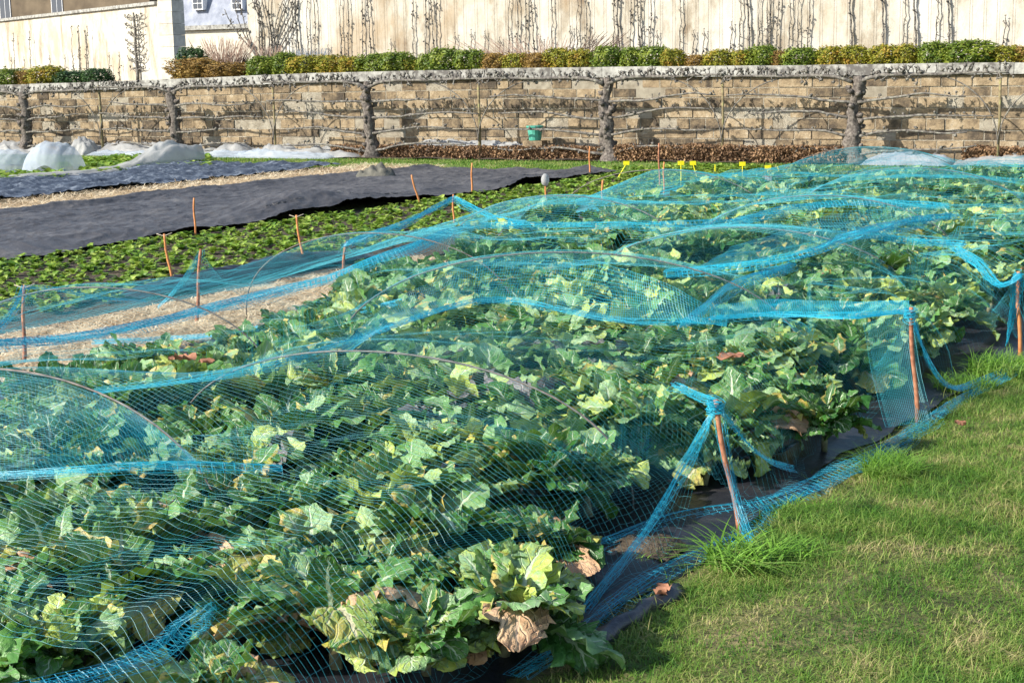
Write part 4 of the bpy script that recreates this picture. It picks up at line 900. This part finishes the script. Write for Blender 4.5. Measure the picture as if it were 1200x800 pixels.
def bednet(y0, y1, cell, r, name, label):
    ny = int((y1-y0)/(cell*1.4)); nx = int(6.3/(cell*.95)); v = np.linspace(0, 1, nx); Y0 = np.linspace(y0, y1, ny)
    V_, Y = np.meshgrid(v, Y0)
    xr = -2.27+.06*noise(V_*0, Y, 3.1, 4); xl = xleft(Y)-1.0
    X = xl+(xr-xl)*V_
    if y1 > 15: Y = y0+(Y-y0)/(y1-y0)*(yend(X)+.35-y0)
    X = X+.05*noise(X, Y, 2.0, 8)+.012*noise(X, Y, 9, 1); Y = Y+.07*noise(X, Y, 1.7, 9)+.012*noise(X, Y, 8, 2)
    # threads bunch towards the stakes and along a few lengthwise folds
    for tx_, ty_ in [(q[3], q[4]) for q in rsx]+[(q[0], q[1]) for q in lsx]:
        dx, dy = X-tx_, Y-ty_; d = np.sqrt(dx*dx+dy*dy); k = .55*np.exp(-(d/.45)**2); X = X-dx*k; Y = Y-dy*k
    for xc, wv, st in ((-4.45, .30, .09), (-6.0, .4, .12), (-2.5, .3, .08)):
        dx = X-(xc+.25*noise(X*0, Y, .9, 3)); X = X-st*np.sin(np.clip(dx/wv, -1, 1)*pi)*.8
    Z = netz(X, Y); P = np.stack([X, Y, Z], -1)
    e = empty(name, (0, 0, 0), label=label, cat='netting', group='turquoise nets over the cabbage bed')
    net('mesh_sheet', P, r, 'net', e); return e
nA = bednet(2.35, 9.6, .0205, lambda P: np.interp(P[..., 1], [3.5, 5.2, 9], [.00027, .00022, .0002]), 'crop_netting', 'turquoise netting draped over the hoops in the near half of the bed')
nB = bednet(9.3, 19.5, .034, .00072, 'crop_netting', 'turquoise netting over the far half of the bed, below the terrace wall')
def rail(pts, n_, dz=0):            # measured line (px, py, z) -> smooth 3-D line
    P = np.array([at(px, py, z) for px, py, z in pts]); d = np.concatenate([[0], np.cumsum(np.linalg.norm(np.diff(P, axis=0), axis=1))]); q = np.linspace(0, d[-1], n_)
    P = np.stack([np.interp(q, d, P[:, i]) for i in range(3)], -1); k = np.ones(9)/9
    for _ in range(2):
        for i in range(3):
            pad = np.pad(P[:, i], 4, mode='edge'); s_ = np.convolve(pad, k, 'valid'); s_[0] = P[0, i]; s_[-1] = P[-1, i]; P[:, i] = s_
    return P
def length(P): return np.linalg.norm(np.diff(P, axis=0), axis=1).sum()
def fold(parent, pts, wd=.05, nl=26, r=.0008, seed=1, hang=.03, m='netf'):     # gathered netting: a bunch of threads running along a line
    P0 = rail(pts, 12); n_ = max(20, int(length(P0)/.035)); P = rail(pts, n_); R = np.random.default_rng(seed)
    a = np.linspace(0, 1, n_); T = np.gradient(P, axis=0); T /= np.linalg.norm(T, axis=1)[:, None]; Sd = np.cross(T, [0, 0, 1.]); Sd /= np.linalg.norm(Sd, axis=1)[:, None]
    Ls = []; wv = wd*(.6+.5*np.abs(noise(a*length(P), a*0, 2.3, seed)))
    for i in range(nl):
        o1 = (i/(nl-1)-.5)*2; ph = R.uniform(0, 6.28, 4); f_ = R.uniform(1.5, 5, 2)*length(P)
        o = o1*.8+.35*np.sin(a*f_[0]+ph[0])+.1*np.sin(a*40+ph[1]); v = np.abs(o)*-.3*hang/.03+.4*np.sin(a*f_[1]+ph[2])
        Ls.append(P+Sd*(o*wv)[:, None]+np.array([0, 0, 1.])*(v*hang)[:, None])
    Q = np.stack(Ls); Q[..., 2] = np.maximum(Q[..., 2], .02)
    V, F = strands(Q, r); V2, F2 = strands(Q.transpose(1, 0, 2), r*.8)
    return mesh('gathered_fold', np.vstack([V, V2]), np.vstack([F, F2+len(V)]), M[m], parent, False)
def patch(parent, lo, hi, cell, r, seed=1, m='net', sag=-.03):      # second layer between two measured lines
    a = rail(lo, 12); b_ = rail(hi, 12); nu = max(8, int(max(length(a), length(b_))/cell)); nv = max(6, int(np.linalg.norm(a-b_, axis=1).max()/cell)); a = rail(lo, nu); b_ = rail(hi, nu)
    v = np.linspace(0, 1, nv)[None, :, None]; P = a[:, None]*(1-v)+b_[:, None]*v; P[..., 2] += sag*np.sin(v[..., 0]*pi)+.012*noise(P[..., 0], P[..., 1], 7, seed)
    P[..., 0] += .02*noise(P[..., 0], P[..., 1], 4, seed+1); P[..., 1] += .02*noise(P[..., 0], P[..., 1], 4, seed+2)
    return net('folded_layer', P, r, m, parent)
cr2 = [(110, 457, .42), (320, 430, .5), (420, 395, .54), (500, 368, .55), (560, 350, .55), (600, 347, .54), (650, 360, .52), (720, 374, .5), (800, 378, .5), (900, 366, .5), (1000, 370, .5), (1064, 362, .5)]
hC = [(400, 408, .5), (450, 360, .6), (500, 330, .67), (560, 308, .72), (640, 299, .73), (700, 305, .73), (760, 325, .7), (820, 352, .6), (850, 372, .52)]
fold(nA, cr2[:7], .045, 20, .00055, 1); fold(nA, cr2[6:], .035, 16, .00055, 2)
patch(nA, [(420, 396, .54), (500, 368, .55), (560, 352, .55), (640, 360, .53), (720, 375, .5), (800, 379, .5), (850, 376, .5)], hC, .0115, .0006, 3, 'netf')
patch(nA, [(830, 372, .5), (900, 368, .5), (1000, 374, .5), (1064, 366, .5)], [(830, 358, .5), (900, 352, .5), (1000, 352, .5), (1066, 352, .52)], .011, .0007, 4, 'netf')
patch(nA, [(-60, 559, .46), (14, 557, .47), (90, 553, .48), (140, 550, .47), (185, 548, .44), (228, 547, .37)], [(-67, 437, .58), (14, 434, .62), (104, 456, .58), (150, 477, .53), (185, 501, .47), (224, 536, .38)], .0175, .00024, 5, 'netf')
fold(nA, [(-30, 556, .42), (60, 553, .44), (140, 546, .46), (200, 540, .46), (272, 547, .42), (330, 548, .4)], .035, 24, .0005, 6)
fold(nA, [(-20, 815, .34), (80, 800, .33), (150, 780, .31), (200, 755, .28), (240, 712, .2), (262, 680, .08), (268, 662, .03)], .05, 22, .0005, 7, .03)
fold(nA, [(-20, 402, .3), (60, 397, .26), (120, 388, .22), (200, 372, .2), (260, 355, .2), (330, 338, .22), (400, 322, .3), (440, 300, .42), (480, 290, .46), (525, 270, .52)], .12, 44, .0008, 8, .05)
fold(nA, [(110, 400, .1), (180, 397, .12), (260, 392, .16), (320, 380, .22), (400, 368, .3), (470, 352, .38)], .05, 22, .0008, 9)
fold(nA, [(28, 336, .5), (20, 360, .4), (5, 380, .3), (-20, 400, .25)], .05, 18, .0008, 10)
fold(nA, [(236, 294, .5), (225, 315, .35), (205, 342, .15), (185, 360, .05)], .04, 18, .0008, 11)
fold(nA, [(28, 336, .5), (60, 334, .47), (110, 350, .36), (170, 352, .28)], .03, 12, .0006, 12)
# right edge: knots, hanging folds and the hem on the membrane
fold(nA, [(790, 450, .42), (815, 462, .45), (840, 470, .49)], .035, 18, .0006, 13)
fold(nA, [(840, 472, .49), (815, 520, .33), (780, 590, .16), (745, 640, .07), (700, 690, .03), (660, 745, .02)], .035, 26, .0005, 14)
fold(nA, [(840, 472, .49), (852, 540, .3), (866, 600, .1), (880, 640, .03)], .02, 18, .0005, 15)
fold(nA, [(842, 472, .49), (868, 510, .33), (895, 540, .18), (930, 548, .08)], .025, 18, .0005, 16)
fold(nA, [(610, 790, .03), (680, 745, .03), (740, 690, .03), (800, 655, .03), (860, 634, .03), (900, 610, .03), (880, 585, .04)], .075, 18, .0005, 17, .04)
fold(nA, [(700, 640, .03), (800, 600, .03), (900, 590, .03), (960, 565, .03), (1030, 530, .03), (1090, 492, .03)], .09, 18, .0005, 18, .04)
fold(nA, [(890, 600, .03), (950, 575, .03), (1010, 545, .03), (1060, 510, .03), (1095, 488, .03)], .05, 12, .0005, 19)
patch(nA, [(1010, 380, .42), (1066, 366, .5)], [(1040, 500, .04), (1090, 490, .03)], .012, .0005, 20)
fold(nA, [(1066, 364, .5), (1085, 420, .28), (1110, 460, .08), (1160, 440, .03), (1210, 425, .03)], .04, 24, .0007, 21)
fold(nA, [(1095, 488, .03), (1130, 465, .03), (1170, 445, .03), (1210, 425, .03)], .06, 24, .0007, 22)
fold(nB, [(1194, 322, .5), (1175, 345, .4), (1150, 310, .5), (1120, 290, .52)], .04, 22, .001, 23)
fold(nB, [(1194, 322, .5), (1188, 360, .3), (1180, 400, .1)], .05, 22, .001, 24)
# far bands
for j, (pts, wd) in enumerate([([(525, 270, .5), (560, 262, .5), (640, 262, .5), (720, 262, .5), (800, 261, .5), (880, 258, .48)], .07), ([(405, 285, .5), (425, 277, .46), (470, 262, .4), (532, 231, .5)], .05),
        ([(532, 231, .5), (580, 255, .4), (620, 262, .44)], .05), ([(780, 318, .5), (840, 312, .52), (900, 306, .55), (960, 292, .6), (1000, 272, .62), (1060, 258, .6), (1120, 250, .6)], .07), ([(800, 378, .45), (860, 330, .5), (930, 310, .52)], .04),
        ([(1000, 268, .6), (1060, 280, .5), (1130, 285, .5)], .05), ([(860, 258, .5), (930, 240, .55), (1020, 235, .55), (1110, 240, .5)], .09)]):
    fold(nB, pts, wd, 20, .0011, 30+j, .05)
patch(nB, [(790, 318, .5), (900, 305, .52), (960, 290, .6), (1080, 268, .6)], [(860, 290, .5), (900, 276, .55), (1000, 245, .6), (1100, 240, .6)], .04, .0008, 52)

# ------------------------------------------------------------------ tufts, fallen leaves
def tuft(px, py, n2, h_, wd, sp, label, cat='grass tuft', lean=(.5, 1.6)):
    c = at(px, py); a = rng.uniform(0, 6.28, n2); r_ = sp*np.sqrt(rng.uniform(0, 1, n2)); H = rng.uniform(.5, 1, n2)*h_
    V, F = blades(r_*np.cos(a), r_*np.sin(a), np.zeros(n2), H, rng.uniform(.6, 1, n2)*wd, rng.uniform(*lean, n2), 6, 1.2)
    tag(mesh('grass_tuft', V, F, M['tuft'], None, False, None, c+np.array([0, 0, .01])), label, cat)
tuft(872, 670, 260, .19, .012, .13, 'broad bladed bright green tuft at the foot of the nearest stake')
tuft(930, 662, 110, .14, .010, .09, 'small broad bladed tuft just right of the one by the nearest stake')
tuft(1045, 560, 700, .17, .005, .12, 'fine bladed green tussock on the lawn below the second stake')
tuft(965, 612, 600, .10, .005, .2, 'flat green tussock between the two nearest right stakes')
tuft(1165, 565, 300, .10, .005, .12, 'loose green tussock near the right picture edge')
tuft(1178, 440, 600, .2, .007, .2, 'tall green tussock at the foot of the third right stake')
tuft(1130, 458, 400, .14, .006, .16, 'green tussock left of the one by the third right stake')
tuft(760, 655, 60, .05, .006, .1, 'tiny weeds growing in a bare soil gap of the membrane')
c = at(762, 645); A, B = np.meshgrid(np.linspace(-1, 1, 16), np.linspace(-1, 1, 16)); R = np.clip(1-A**2-B**2, 0, 1)
V = np.stack([A*.13, B*.13, .035*R+.006*noise(A*4, B*4, 4, 2)], -1).reshape(-1, 3)
tag(mesh('soil_heap', V, gridF(16, 16), M['soil'], None, True, None, c+np.array([0, 0, .022])), 'small heap of crumbly soil on the membrane under the netting', 'soil')
for px, py, z, sz_, lb in [(228, 425, .47, .10, 'large brown dead leaf caught on the netting, left one of a pair'), (248, 428, .47, .06, 'smaller brown dead leaf caught on the netting, right one of a pair'), (778, 690, .05, .05, 'curled brown dead leaf standing on the membrane roll'),
                           (705, 757, .03, .035, 'pale dead leaf where the membrane meets the front lawn'), (1120, 497, .05, .04, 'tiny orange dead leaf on the lawn'), (845, 425, .44, .12, 'tan dead leaf on the netting in line with the nearest stake')]:
    p = at(px, py, z); V, F, uv = leaf(sz_*1.5, sz_, .3, 1.5, .9, .05, rng.uniform(0, 6), np.array([0, 0, 0]), 12, 9, t0=.05)
    V = V.copy(); tag(mesh('dead_leaf', V, F, M['dead'], None, True, uv, p+np.array([0, 0, 0.0])), lb, 'leaf')
# ------------------------------------------------------------------ labels of the repeats, told apart by their order
OR2 = ['leftmost', 'second', 'third', 'fourth', 'fifth', 'sixth', 'seventh', 'eighth', 'ninth', 'tenth', 'eleventh', 'twelfth', 'thirteenth', 'fourteenth', 'fifteenth', 'sixteenth', 'seventeenth', 'eighteenth', 'nineteenth', 'twentieth', 'twenty first', 'twenty second', 'twenty third', 'twenty fourth', 'twenty fifth', 'twenty sixth', 'twenty seventh', 'twenty eighth', 'twenty ninth', 'thirtieth', 'thirty first', 'thirty second', 'thirty third', 'thirty fourth', 'thirty fifth', 'thirty sixth', 'thirty seventh', 'thirty eighth', 'thirty ninth']
byl = {}
for o in C.objects:
    if o.parent is None and 'label' in o: byl.setdefault(o['label'], []).append(o)
for lb, os_ in byl.items():
    if len(os_) > 1:
        os_.sort(key=lambda o: proj(o.location)[0])
        for i, o in enumerate(os_): o['label'] = ('leftmost ' if i == 0 else OR2[min(i, 38)]+' from left, ')+lb
